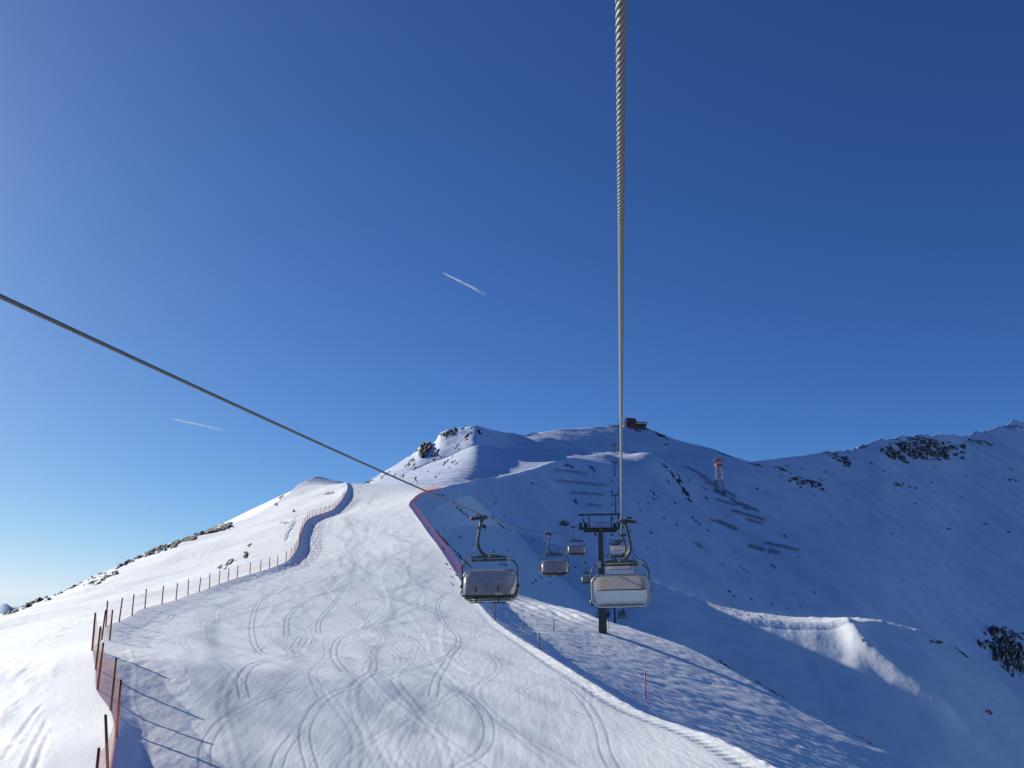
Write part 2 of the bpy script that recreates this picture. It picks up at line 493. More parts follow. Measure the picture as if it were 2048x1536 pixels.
# lumpy bank below the fence and broken snow along the outer edge of the piste
bank = np.exp(-((U1 - 2.75) / .45)**2) * (U1 > 2) * (U1 < 3.1)
D1 += (.10 + .16 * smooth(100, 190, Y1)) * fbm(X1 / .9, Y1 / 1.3, 4, 22, .6) * (.8 + .8 * smooth(120, 170, Y1)) * bank
dE = X1 - EX(YS)[:, None]
ridge_e = np.exp(-((dE + .25) / .35)**2)
D1 += (.05 + .09 * np.clip(fbm(X1 / .8, Y1 / 1.1, 4, 25, .6), -.4, 1)) * ridge_e * (1 - .5 * smooth(80, 200, Y1))
tk = np.exp(-((dE + 1.1) / .28)**2) * (1 - smooth(70, 120, Y1))
D1 += -.05 * tk * (1 + .9 * np.sign(np.sin(Y1 * 9)))
# pile of pushed snow between the bank and the piste
# groomer passes and ski chatter
D1 += .016 * fbm(X1 / .35, Y1 / 3.0, 4, 30, .65) * on_piste
D1 += .0016 * np.sin(X1 * 2 * math.pi / .24 + 1.5 * fbm(X1 / 4, Y1 / 12, 2, 31)) * on_piste * (1 - smooth(38, 62, Y1)) * smooth(-.25, .25, fbm(X1 / 5, Y1 / 12, 3, 32))
D1 += .015 * fbm(X1 / 2.2, Y1 / .45, 4, 33, .65) * on_piste * smooth(-.1, .4, fbm(X1 / 6, Y1 / 9, 3, 36))
D1 += .05 * fbm(X1 / 5, Y1 / 1.6, 3, 38) * on_piste * smooth(90, 200, Y1)
TINT = np.ones_like(Z1)
TINT *= 1 - .03 * on_piste * smooth(-.2, .5, fbm(X1 / 3.5, Y1 / 14, 4, 40))
TINT *= 1 - .03 * on_piste * smooth(0, .5, fbm(X1 / 9, Y1 / 2.2, 3, 43))

def carve(poly, width, depth, dark, rim=0.0, zone=None, ragged=0.0):
    """press a ski track along a polyline of (x, y) into the snow"""
    poly = np.asarray(poly, float)
    m = width * 3
    x0, y0 = poly.min(0) - m; x1, y1 = poly.max(0) + m
    r0, r1 = np.searchsorted(YS, [y0, y1])
    if r1 <= r0: return
    sx, sy = X1[r0:r1], Y1[r0:r1]
    sel = (sx > x0) & (sx < x1)
    if zone is not None: sel &= zone[r0:r1] > .5
    if not sel.any(): return
    px, py = sx[sel], sy[sel]
    best = np.full(px.shape, 1e9)
    for a, b in zip(poly[:-1], poly[1:]):
        ab = b - a; L2 = ab @ ab
        if L2 < 1e-9: continue
        t = np.clip(((px - a[0]) * ab[0] + (py - a[1]) * ab[1]) / L2, 0, 1)
        best = np.minimum(best, np.hypot(px - a[0] - t * ab[0], py - a[1] - t * ab[1]))
    w = np.exp(-(best / width)**2)
    if rim: dz = -depth * w + rim * np.exp(-((best - width * 1.7) / (width * .6))**2)
    else: dz = -depth * w
    if ragged:
        w = w * np.clip(1 + ragged * 2 * fbm(px / .8, py / 2.5, 3, 50), 0, 1.4)
    D = D1[r0:r1]; T = TINT[r0:r1]
    D[sel] += dz; T[sel] *= 1 - dark * np.clip(w, 0, 1)

def spline(p, n=14):
    p = np.asarray(p, float)
    t = np.concatenate([[0], np.cumsum(np.hypot(*np.diff(p, axis=0).T))])
    q = np.linspace(0, t[-1], n * (len(p) - 1))
    P = np.concatenate([[2 * p[0] - p[1]], p, [2 * p[-1] - p[-2]]])
    out = []
    for i in range(len(p) - 1):
        a, b, c, d = P[i:i + 4]
        for s in np.linspace(0, 1, n, endpoint=False):
            out.append(.5 * ((2 * b) + (-a + c) * s + (2 * a - 5 * b + 4 * c - d) * s * s + (-a + 3 * b - 3 * c + d) * s**3))
    out.append(p[-1])
    return np.array(out)

def on_snow(pl):
    r = []
    for x, y in pl:
        h, _ = hit(base_bvh, x, y)
        if h is not None: r.append((h.x, h.y))
    return r
def shift(poly, o):
    t = np.gradient(poly, axis=0); t /= np.maximum(np.hypot(t[:, 0], t[:, 1]), 1e-6)[:, None]
    return poly + np.stack([-t[:, 1], t[:, 0]], -1) * o
def Z8(pl): return [(300 + a / 2.048, 1150 + b / 2.048) for a, b in pl]

# sharp carved pairs of tracks
carved = [[(225, 790), (232, 700), (290, 610), (400, 540), (520, 490), (680, 450), (800, 435)],
          [(665, 790), (640, 700), (640, 620), (690, 535), (760, 485), (850, 450), (910, 400), (920, 340)],
          [(390, 510), (377, 440), (400, 390), (450, 360), (520, 340), (620, 315)],
          [(520, 790), (545, 720), (600, 650)],
          [(1250, 790), (1340, 740), (1385, 680), (1385, 600), (1340, 530), (1250, 470)],
          [(1900, 790), (1865, 720), (1840, 620), (1790, 530), (1700, 450), (1560, 395), (1400, 330)],
          [(960, 410), (1080, 385), (1180, 350), (1250, 310), (1262, 250), (1200, 190), (1180, 120), (1215, 70)],
          [(800, 400), (755, 330), (775, 265), (850, 225), (960, 190), (1090, 140), (1190, 90)],
          [(470, 330), (425, 270), (420, 190), (450, 110), (520, 60)],
          [(600, 300), (640, 290), (655, 262), (620, 255), (590, 300)],
          [(560, 250), (570, 170), (640, 110), (740, 50), (760, 0)],
          [(1010, 60), (1060, 30), (1060, -30), (1010, -70)],
          [(690, 240), (700, 180), (760, 110), (800, 40)],
          [(1160, 500), (1180, 420), (1215, 360), (1250, 290)],
          [(20, 195), (80, 180), (100, 160), (160, 150)]]
for pl in carved:
    g = on_snow(Z8(pl))
    if len(g) < 2: continue
    sp_ = spline(g)
    dmean = np.mean(sp_[:, 1])
    w = .026 + .0006 * dmean
    for o in (-.2, .2):
        carve(shift(sp_, o), w, .011, .36, .002, on_piste)
# broad skidded bands
skids = [([(285, 180), (262, 250), (275, 340), (300, 450), (345, 560), (395, 660), (430, 780)], .75, .11),
         ([(170, 300), (165, 360), (190, 440), (260, 520), (340, 575)], .6, .09),
         ([(930, 290), (925, 390), (1000, 470), (1150, 570), (1300, 650), (1420, 720), (1520, 790)], .85, .13),
         ([(815, 340), (840, 440), (950, 560), (1090, 640)], .9, .12),
         ([(1040, 340), (1200, 430), (1300, 500), (1390, 580), (1560, 660), (1720, 770)], .85, .12),
         ([(1130, 450), (1105, 560), (1112, 680), (1180, 790)], .7, .12),
         ([(560, 200), (550, 280), (620, 330), (560, 420), (520, 500), (560, 590), (660, 680), (800, 790)], .9, .11),
         ([(400, 560), (520, 620), (700, 670), (830, 740), (900, 800)], 1.0, .08),
         ([(1000, 60), (1000, 150), (970, 200), (985, 260)], .7, .10),
         ([(830, 720), (820, 640), (900, 560), (1000, 500), (1120, 430)], .8, .09),
         ([(1340, 540), (1360, 640), (1330, 740)], .6, .10),
         ([(620, 170), (600, 240), (700, 330), (830, 420)], .8, .07),
         ([(640, 480), (760, 560), (850, 640), (880, 760)], 1.0, .07)]
for pl, w, dk in skids:
    g = on_snow(Z8(pl))
    if len(g) < 2: continue
    carve(spline(g), w * .62, .008, dk * 1.7, .002, on_piste, .12)
# many fainter turns all the way up
def turns(t0, amp, wl, y0, y1, ph):
    y = np.arange(y0, y1, 1.5)
    t = t0 + .06 * np.sin(y / 70 + ph)
    x = FX(y) + 2 + (EX(y) - FX(y) - 3) * t + amp * np.sin(2 * math.pi * y / wl + ph)
    return np.stack([x, y], -1)
for k in range(70):
    y0 = random.choice([26, 30, 40, 60, 90, 120, 150, 200]); y1 = min(380, y0 + random.uniform(35, 190))
    p = turns(random.uniform(.08, .92), random.uniform(.8, 4.0), random.uniform(26, 70), y0, y1, random.uniform(0, 6.3))
    dm = (y0 + y1) / 2
    if k % 3 == 0:
        carve(p, random.uniform(.25, .9), .005, random.uniform(.06, .16), .001, on_piste, .4)
    else:
        for o in (-.2, .2):
            carve(shift(p, o), .028 + .0007 * dm, .006, random.uniform(.05, .17), .001, on_piste)
# lighter pushed-up lines (snow thrown by edges)
for k in range(14):
    y0 = random.uniform(40, 200)
    p = turns(random.uniform(.15, .85), random.uniform(.4, 2), random.uniform(40, 90), y0, y0 + random.uniform(40, 120), random.uniform(0, 6))
    carve(p, .14 + .0014 * y0, -.014, -.03, 0, on_piste)
# old tracks running down the snowfield on the left
for pl in ([(40, 1560), (95, 1440), (140, 1345), (182, 1275), (230, 1225)], [(62, 1560), (110, 1440), (150, 1350), (190, 1278), (236, 1228)],
           [(5, 1520), (60, 1440), (120, 1360), (170, 1290)], [(90, 1560), (118, 1470), (135, 1390), (165, 1310)]):
    g = on_snow(pl)
    if len(g) > 1: carve(spline(g), .10, .035, .03, .02, on_left)
# footprints at the knoll
for k in range(26):
    h, _ = hit(base_bvh, 592 - k * .9 + random.uniform(-3, 3), 1034 + k * 1.9)
    if h is not None:
        carve([(h.x, h.y), (h.x + .5, h.y + 1.2)], .35, .25, .04, .05, on_left)

D1 = np.where(U1 > 6.6, 0, D1)
P1 = np.stack([X1, Y1, Z1 + D1], -1)
near = grid_mesh('snow_ground', P1, M['snow_near'], {'tint': TINT})
tag(near, 'groomed white ski piste with carved tracks on a sunlit snow ridge', 'snow', kind='structure')
near_bvh = bvh_of(P1, 2, 2)

# ------------------------------------------------------------------ far hill and right-hand mountain (one sheet)
def L(tab):
    a = np.array(sorted(tab), float)
    return (lambda q: np.interp(q, a[:, 0], a[:, 1])), (lambda q: np.interp(q, a[:, 0], a[:, 2]))
sky_l = L([(600, 1030, 560), (700, 985, 600), (725, 968, 640), (760, 948, 700), (790, 930, 735), (830, 905, 750), (840, 893, 757), (855, 884, 765), (868, 886, 768), (880, 868, 775), (892, 859, 780), (905, 857, 785), (930, 855, 785),
           (955, 851, 785), (975, 857, 825), (1000, 863, 860), (1040, 873, 930), (1060, 867, 1000), (1120, 859, 1050), (1200, 853, 1100), (1250, 851, 1120), (1292, 856, 1125), (1320, 867, 1115),
           (1350, 879, 1105), (1400, 891, 1090), (1430, 899, 1085), (1450, 908, 1080), (1480, 917, 1080), (1500, 924, 1085), (1540, 919, 1130), (1580, 914, 1180), (1640, 905, 1270), (1700, 897, 1370),
           (1725, 891, 1410), (1740, 889, 1430), (1760, 880, 1460), (1800, 874, 1540), (1850, 868, 1630), (1900, 871, 1730), (1940, 872, 1810), (1960, 864, 1855), (2000, 852, 1950),
           (2035, 843, 2040), (2060, 848, 2090), (2200, 838, 2300), (2600, 880, 2600)])
mid_l = L([(600, 1032, 455), (700, 987, 480), (760, 962, 560), (800, 948, 610), (850, 930, 660), (890, 915, 690), (920, 901, 703), (950, 890, 708), (962, 889, 730), (1000, 893, 815), (1050, 897, 850), (1110, 903, 880), (1150, 907, 915),
           (1200, 903, 965), (1260, 900, 1018), (1330, 906, 1050), (1400, 915, 1065), (1500, 940, 1040), (1640, 935, 1180), (1760, 930, 1300), (1900, 935, 1510), (2048, 925, 1790), (2300, 920, 2050), (2600, 950, 2200)])
tee_l = L([(600, 1040, 430), (700, 1003, 440), (760, 988, 440), (800, 980, 438), (850, 976, 435), (890, 974, 440), (930, 967, 475), (960, 961, 515), (1000, 955, 556), (1040, 947, 596), (1080, 934, 650), (1110, 922, 705),
           (1140, 914, 770), (1200, 925, 800), (1250, 935, 830), (1300, 938, 880), (1350, 942, 930), (1400, 950, 950), (1500, 985, 965), (1640, 985, 1070), (1760, 985, 1180), (1900, 1000, 1380), (2048, 1005, 1580), (2300, 1010, 1800), (2600, 1040, 1900)])
bot_l = L([(600, 1150, 380), (700, 1090, 375), (800, 1060, 360), (860, 1080, 350), (900, 1170, 335), (950, 1195, 355), (1000, 1205, 395), (1050, 1110, 462), (1120, 1125, 492), (1200, 1160, 515), (1350, 1205, 585), (1500, 1250, 645), (1700, 1260, 740),
           (1900, 1330, 845), (2048, 1480, 835), (2300, 1620, 820), (2600, 1650, 830)])

PXC = np.arange(640, 2560, 2.6)
def gs(v, k):
    ker = np.exp(-.5 * (np.arange(-3 * k, 3 * k + 1) / k)**2)
    return np.convolve(np.pad(v, 3 * k, mode='reflect', reflect_type='odd'), ker / ker.sum(), 'valid')
def row(l, k):
    py = gs(l[0](PXC), k); d = gs(l[1](PXC), max(k, 3))
    v = np.stack([PXC - CX, F * CT - (CY - py) * ST, F * ST + (CY - py) * CT], -1)
    return v * (d / v[:, 1])[:, None]
kS, kM, kT, kB = row(sky_l, 1), row(mid_l, 3), row(tee_l, 4), row(bot_l, 10)
# right of the hill the face is one even slope, a little steeper at the top
bl = smooth(1330, 1480, PXC)[:, None]
for K_, f in ((kM, .24), (kT, .48)):
    dd_ = kS[:, 1] * (1 - f) + kB[:, 1] * f
    zz_ = kS[:, 2] * (1 - f) + kB[:, 2] * f - (kS[:, 2] - kB[:, 2]) * .10 * f * (1 - f) * 2
    xx_ = (PXC - CX) / F * (dd_ * CT + zz_ * ST)
    K_[:] = K_ * (1 - bl) + np.stack([xx_, dd_, zz_], -1) * bl
back = kS.copy(); back[:, 1] += 420; back[:, 0] *= (kS[:, 1] + 420) / kS[:, 1]; back[:, 2] -= 150
under = kB.copy(); under[:, 2] -= 60; under[:, :2] *= (1 - 70 / kB[:, 1])[:, None]
parts = []
for a, b, n in ((back, kS, 24), (kS, kM, 130), (kM, kT, 110), (kT, kB, 250), (kB, under, 16)):
    t = np.linspace(0, 1, n, endpoint=False)[:, None, None]
    parts.append(a[None] * (1 - t) + b[None] * t)
parts.append(under[None])
P2 = np.concatenate(parts, 0)
rid = np.arange(P2.shape[0])
fr = P2[24:, :, 2]
Zs = blur(blur(fr, 5, 0), 1, 1)
Zr = blur(blur(fr, 16, 0), 4, 1); w_r = smooth(1200, 1420, PXC)[None]
kp = np.exp(-((rid[24:] - 24) / 5.)**2)[:, None]
Zn = Zs * (1 - w_r) + Zr * w_r
dz0 = (fr[0] - Zn[0])[None]
P2[24:, :, 2] = Zn + dz0 * np.exp(-((rid[24:] - 24) / 30.)**2)[:, None]
x2, y2 = P2[..., 0], P2[..., 1]
r2 = np.hypot(x2, y2)
vis = smooth(24, 34, rid)[:, None] * np.ones_like(x2)
# relief: broad folds along the fall line (towards the lower right) and small wind ripples
fl = (x2 * .75 - y2 * .66); ac = (x2 * .66 + y2 * .75)
rough = smooth(900, 1500, r2)
D2 = (2.2 * fbm(ac / 60, fl / 190, 4, 60) + 1.6 * rough * fbm(ac / 45, fl / 120, 4, 63)) * vis
D2 += .8 * fbm(x2 / 24, y2 / 24, 5, 66, .62) * vis
D2 += .35 * np.abs(fbm(ac / 7, fl / 26, 4, 67, .6)) * smooth(-.1, .4, fbm(x2 / 90, y2 / 90, 3, 68)) * vis
D2 += (1.4 + 3.0 * rough) * np.clip(fbm(x2 / 26, y2 / 26, 5, 69, .6), -.3, 1) * np.exp(-((rid - 30) / 22.)**2)[:, None] * smooth(1480, 1700, PXC)[None]
D2 += 2.2 * np.abs(fbm(x2 / 16, y2 / 16, 5, 72, .62)) * np.exp(-((rid - 26) / 45.)**2)[:, None] * (smooth(790, 850, PXC) * (1 - smooth(940, 985, PXC)))[None]
# skyline teeth of the right-hand ridge and of the left peak
saw = np.exp(-((rid - 24) / 15.)**2)[:, None]
D2 += saw * (8.5 * smooth(1530, 1760, PXC) * fbm(PXC / 20, PXC * 0, 5, 75, .62) + 3.4 * smooth(800, 840, PXC) * (1 - smooth(915, 960, PXC)) * fbm(PXC / 12, PXC * 0, 4, 77, .6))[None]
qz = y2 * CT + P2[..., 2] * ST
QX = CX + F * x2 / qz; QY = CY - F * (P2[..., 2] * CT - y2 * ST) / qz
def mound(px, py, sx, sy, h):
    global D2
    m = (QX - px)**2 + (QY - py)**2 + 1e6 * (rid < 24)[:, None]
    i = np.unravel_index(np.argmin(m), m.shape)
    D2 = D2 + h * np.exp(-(((x2 - x2[i]) / sx)**2 + ((y2 - y2[i]) / sy)**2))
mound(1312, 937, 30, 30, 15)        # sunlit hump right of the line
mound(1100, 893, 32, 30, 9)         # soft dome below the shoulder of the hill
mound(1215, 918, 16, 14, 4)
for a_ in ((1768, 884, 22, 12, 5), (1950, 868, 30, 16, 6), (2030, 846, 44, 22, 7)): mound(*a_)
P2[..., 2] += D2
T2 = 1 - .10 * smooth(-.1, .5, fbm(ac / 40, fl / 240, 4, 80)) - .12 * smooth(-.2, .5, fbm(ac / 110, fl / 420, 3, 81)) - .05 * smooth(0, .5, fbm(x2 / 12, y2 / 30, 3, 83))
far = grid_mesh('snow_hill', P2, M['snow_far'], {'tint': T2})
tag(far, 'snow covered hill and mountain face in blue shadow beyond the valley', 'mountain', kind='structure')
far_bvh = bvh_of(P2)

# ------------------------------------------------------------------ spur in the middle distance
spur_l = L([(980, 1062, 540), (1020, 1060, 500), (1050, 1068, 472), (1120, 1092, 428), (1200, 1116, 394), (1280, 1148, 374), (1350, 1178, 363), (1420, 1205, 357), (1480, 1221, 353), (1560, 1231, 349), (1650, 1235, 346), (1720, 1234, 344),
            (1780, 1243, 342), (1850, 1262, 339), (1900, 1290, 335), (1960, 1335, 329), (2048, 1395, 322), (2200, 1500, 305), (2500, 1640, 285)])
PXS = np.arange(985, 2420, 2.4)
py = spur_l[0](PXS); d = spur_l[1](PXS)
py = np.convolve(np.pad(py, 12, 'edge'), np.ones(25) / 25, 'valid'); d = np.convolve(np.pad(d, 12, 'edge'), np.ones(25) / 25, 'valid')
v = np.stack([PXS - CX, F * CT - (CY - py) * ST, F * ST + (CY - py) * CT], -1)
cr_ = v * (d / v[:, 1])[:, None]
offs = np.concatenate([np.linspace(-110, -12, 16, endpoint=False), np.linspace(-12, 16, 70, endpoint=False), np.linspace(16, 190, 220)])
P3 = np.zeros((len(offs), len(PXS), 3))
ud = cr_[:, :2] / np.hypot(cr_[:, 0], cr_[:, 1])[:, None]
for i, o in enumerate(offs):
    P3[i, :, :2] = cr_[:, :2] - ud * o
    if o < 0: dz = -.30 * -o - .001 * o * o
    else:
        lipw = 4 + 8 * smooth(1400, 1490, PXS) * (1 - smooth(1700, 1770, PXS)) * np.clip(1 + .22 * fbm(PXS / 70, PXS * 0, 2, 98, .5), .5, 1.3)
        dz = -.13 * min(o, 4) - .50 * max(0, o - 4)
        dz = dz + .36 * np.maximum(0, np.minimum(o, lipw) - 4) * np.exp(-np.maximum(0, o - lipw) / 20)
    P3[i, :, 2] = cr_[:, 2] + dz
P3[..., 2] = blur(P3[..., 2], 3, 0)
x3, y3 = P3[..., 0], P3[..., 1]
D3 = .5 * fbm(x3 / 18, y3 / 18, 4, 90) + .12 * fbm(x3 / 5, y3 / 5, 4, 93, .6)
O3 = offs[:, None] * np.ones_like(x3)
D3 += 1.6 * fbm(x3 / 40, y3 / 60, 3, 96) * smooth(6, 40, O3)
# corniced lip that catches the sun
lip = smooth(1380, 1470, PXS) * (1 - smooth(1715, 1800, PXS))
D3 += .35 * np.abs(fbm(x3 / 3, y3 / 6, 4, 99, .6)) * np.exp(-((O3 - 12) / 9.)**2) * lip[None]
D3 += .8 * np.exp(-(O3 / 4.)**2) * np.clip(fbm(PXS / 30, PXS * 0, 3, 101), 0, 1)[None]
# rib running down towards the right
rib = [(1672, 1240, 344), (1690, 1262, 335), (1716, 1290, 326), (1750, 1320, 317), (1794, 1350, 309), (1842, 1378, 302), (1890, 1402, 296), (1935, 1420, 292)]
rb = spline(np.array([pt(*q)[:2] for q in rib]), 8)
best = np.full(x3.shape, 1e9); sgn = np.zeros(x3.shape); al = np.zeros(x3.shape)
for k, (a, b) in enumerate(zip(rb[:-1], rb[1:])):
    ab = b - a; t = np.clip(((x3 - a[0]) * ab[0] + (y3 - a[1]) * ab[1]) / (ab @ ab), 0, 1)
    ddx = x3 - a[0] - t * ab[0]; ddy = y3 - a[1] - t * ab[1]; dd = np.hypot(ddx, ddy)
    cr2 = ab[0] * ddy - ab[1] * ddx
    m_ = dd < best
    best = np.where(m_, dd, best); sgn = np.where(m_, np.sign(cr2), sgn); al = np.where(m_, (k + t) / (len(rb) - 1), al)
up_side = sgn > 0
w_ = np.where(up_side, 4.2, 5.5) * (1 - .25 * al)
D3 += 3.9 * smooth(.0, .4, al + .04) * smooth(0, 12, O3) * np.exp(-(best / w_)**2) * (1 - smooth(.82, 1.0, al)) * (1 + .05 * fbm(x3 / 3, y3 / 3, 4, 104, .6))
P3[..., 2] += D3
T3 = 1 - .08 * smooth(-.1, .5, fbm(x3 / 14, y3 / 60, 4, 106))
spur = grid_mesh('snow_spur', P3, M['snow_spur'], {'tint': T3})
tag(spur, 'low snow spur with a sunlit crest and bright rib below the mountain', 'snow', kind='structure')
spur_bvh = bvh_of(P3)

# ------------------------------------------------------------------ valley floor to the horizon and far peaks
g = np.linspace(-1, 1, 60)
gx, gy = np.meshgrid(np.sign(g) * np.abs(g)**2.2 * 45000, np.sign(g) * np.abs(g)**2.2 * 45000)
gz = -700 + 40 * fbm(gx / 5000, gy / 5000, 3, 110)
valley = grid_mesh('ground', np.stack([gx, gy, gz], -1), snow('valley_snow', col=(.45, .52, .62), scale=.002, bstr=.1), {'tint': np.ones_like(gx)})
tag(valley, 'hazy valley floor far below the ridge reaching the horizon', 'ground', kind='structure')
pxp = np.arange(-700, 420, 4.0)
top = 1211 - 10 * np.clip(fbm(pxp / 60, pxp * 0, 5, 113, .55), -1, 1) - 3 * np.exp(-((pxp - 4) / 10.)**2) + 3
rows = []
for d_, dz in ((15000, 0), (13800, 260), (12500, 620)):
    rows.append(np.array([pt(a, b, 15000) * (d_ / 15000) + np.array([0, 0, -dz + 60 * perlin(a / 20, d_ / 900, 3)]) for a, b in zip(pxp, top)]))
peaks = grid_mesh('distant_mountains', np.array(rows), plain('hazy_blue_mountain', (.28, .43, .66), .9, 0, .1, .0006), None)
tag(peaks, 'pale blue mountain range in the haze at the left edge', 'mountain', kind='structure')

BV = {'near': near_bvh, 'far': far_bvh, 'spur': spur_bvh}
def first_hit(px, py):
    v = Vector(ray(px, py)).normalized(); b = None
    for t in BV.values():
        r = t.ray_cast(Vector((0, 0, 0)), v, 6000)
        if r[0] is not None and (b is None or r[3] < b[3]): b = r
    if b is not None and b[1].z < 0: b = (b[0], -b[1], b[2], b[3])
    return b
def drop(x, y, which):
    r = BV[which].ray_cast(Vector((x, y, 3000)), Vector((0, 0, -1)), 6000)
    return r[0].z if r[0] is not None else None

# ------------------------------------------------------------------ haul ropes
RK = [-12, 0, 34.5, 69, 104, 125, 139, 174, 209, 322, 435, 530, 640, 750, 830, 900, 1010, 1112]
RR = [2.25, 2.36, 2.80, 4.46, 7.6, 9.1, 4.7, .8, -3.3, -4.3, 24, 34, 52, 76, 104, 129, 166, 214]
RL = [2.5, 2.52, 3.0, 4.62, 7.7, 9.1, 4.7, .8, -3.3, -4.3, 24, 34, 52, 76, 104, 129, 166, 214]
def px_to_D(px, py):
    h = first_hit(px, py)
    return float(h[0].x * RD[0] + h[0].y * RD[1]) if h is not None else None
far_D = np.arange(470, 1150, 20.0)
far_G = []
for D_ in far_D:
    zz = [drop(*(RD * D_ + RN * o_), 'far') for o_ in (-5.4, -2.7, .07)]
    far_G.append(max([z_ for z_ in zz if z_ is not None] or [0]))
far_G = np.convolve(np.pad(far_G, 2, 'edge'), np.ones(5) / 5, 'valid')
k_ = [i for i, d_ in enumerate(RK) if d_ <= 435]
RK = [RK[i] for i in k_] + list(far_D); RR = [RR[i] for i in k_] + list(far_G + 12.0); RL = [RL[i] for i in k_] + list(far_G + 12.0)
def rope_z(D, side):
    D = np.asarray(D, float)
    k = np.array(RK); r = np.array(RR if side > 0 else RL)
    return np.where(D < 125, pchip(k[:6], r[:6], D), np.interp(D, k, r))
mrope, n_, p_ = new_mat('wire_rope')
at = N(n_, 'ShaderNodeAttribute'); at.attribute_name = 'groove'
crr = N(n_, 'ShaderNodeValToRGB'); crr.color_ramp.elements[0].color = (.008, .008, .009, 1); crr.color_ramp.elements[1].color = (.22, .215, .205, 1)  # colour runs from near black in the strand grooves to grey outside
crr.color_ramp.elements[0].position = .1; crr.color_ramp.elements[1].position = .75
n_.links.new(at.outputs['Fac'], crr.inputs[0]); n_.links.new(crr.outputs[0], p_.inputs['Base Color'])
p_.inputs['Metallic'].default_value = .25; p_.inputs['Roughness'].default_value = .45
def make_rope(side, label):
    near_D = np.arange(-6, 46, .021); mid_D = np.arange(46, 1112, 1.5)
    D = np.concatenate([near_D, mid_D])
    P = np.array([line(a, side, b) for a, b in zip(D, rope_z(D, side))])
    n = 36
    ang = np.arange(n) * 2 * math.pi / n
    lay = .315
    cs = np.broadcast_to(np.abs(np.cos(ang * 3))[None], (len(D), n))
    w = (D < 46)[:, None]
    R = np.where(w, .0150 + .0088 * cs**.55, .0225)
    grv = np.where(w, cs**1.0, .5)
    A = ang[None] - np.where(D < 46, 2 * math.pi * D / lay, 0)[:, None]
    right = np.array([RN[0], RN[1], 0.0]); up = np.array([0, 0, 1.0])
    V = P[:, None, :] + R[..., None] * (np.cos(A)[..., None] * right + np.sin(A)[..., None] * up)
    V = np.concatenate([V, V[:, :1]], 1); grv = np.concatenate([grv, grv[:, :1]], 1)
    o = grid_mesh('haul_rope', V, mrope, {'groove': grv})
    return tag(o, label, 'cable', 'haul ropes of the chairlift')
make_rope(1, 'thick twisted steel cable running straight overhead down to the lift tower')
make_rope(-1, 'twisted steel cable slanting from the left edge to the left front chair')

# ------------------------------------------------------------------ chairs
def arc(c, r, a0, a1, n, plane='xz', y=0.0):
    return [(c[0] + r * math.cos(a), y, c[1] + r * math.sin(a)) for a in np.linspace(a0, a1, n)]
def rrect(cx, cz, w, h, r, y, n=6, yf=None):
    p = []
    for sx, sz, a in ((1, 1, 0), (-1, 1, 90), (-1, -1, 180), (1, -1, 270)):
        for k in range(n + 1):
            t = math.radians(a + 90 * k / n)
            x = cx + sx * (w / 2 - r) + r * math.cos(t); z = cz + sz * (h / 2 - r) + r * math.sin(t)
            p.append((x, yf(z) if yf else y, z))
    return p

CXO = -.17      # the seat hangs a little towards the middle of the line
def front_y(z):  # outer face of the bubble, leaning back towards the top
    t = min(1, max(0, (z + 3.36) / 1.1))
    return .82 - .62 * t**1.7

def bubble_mesh():
    """rounded shell, open at the back and below"""
    mb = MB()
    prof = [(-.30, -2.34), (-.18, -2.285), (0.0, -2.265), (.16, -2.30), (.32, -2.42), (.48, -2.62), (.62, -2.85), (.72, -3.05), (.79, -3.2), (.82, -3.36)]
    w = 1.125
    rows = []
    for (yy, zz) in prof:
        rr = []
        top = max(0.0, (zz + 2.62) / .36)                      # narrow in the upper rounded corners
        ww = w - .18 * min(1, top)**2
        n = 28
        for k in range(n + 1):
            a = -1 + 2 * k / n
            x = math.copysign(1 - (1 - abs(a))**1.35, a) * ww
            e = max(0.0, (abs(x) - (ww - .34)) / .34)
            s_ = 1 - math.sqrt(max(0, 1 - min(1, e)**2))
            rr.append((CXO + x, yy - s_ * (.34 + .25 * max(0, -zz - 2.3)), zz - s_ * .16 * min(1, max(0, top))))
        rows.append(rr)
    P = np.array(rows)
    R, C, _ = P.shape
    idx = np.arange(R * C).reshape(R, C)
    mb._add(P.reshape(-1, 3), [tuple(map(int, (idx[i, j], idx[i, j + 1], idx[i + 1, j + 1], idx[i + 1, j]))) for i in range(R - 1) for j in range(C - 1)], 0, True)
    # closed side cheeks behind the rounded edge
    return mb

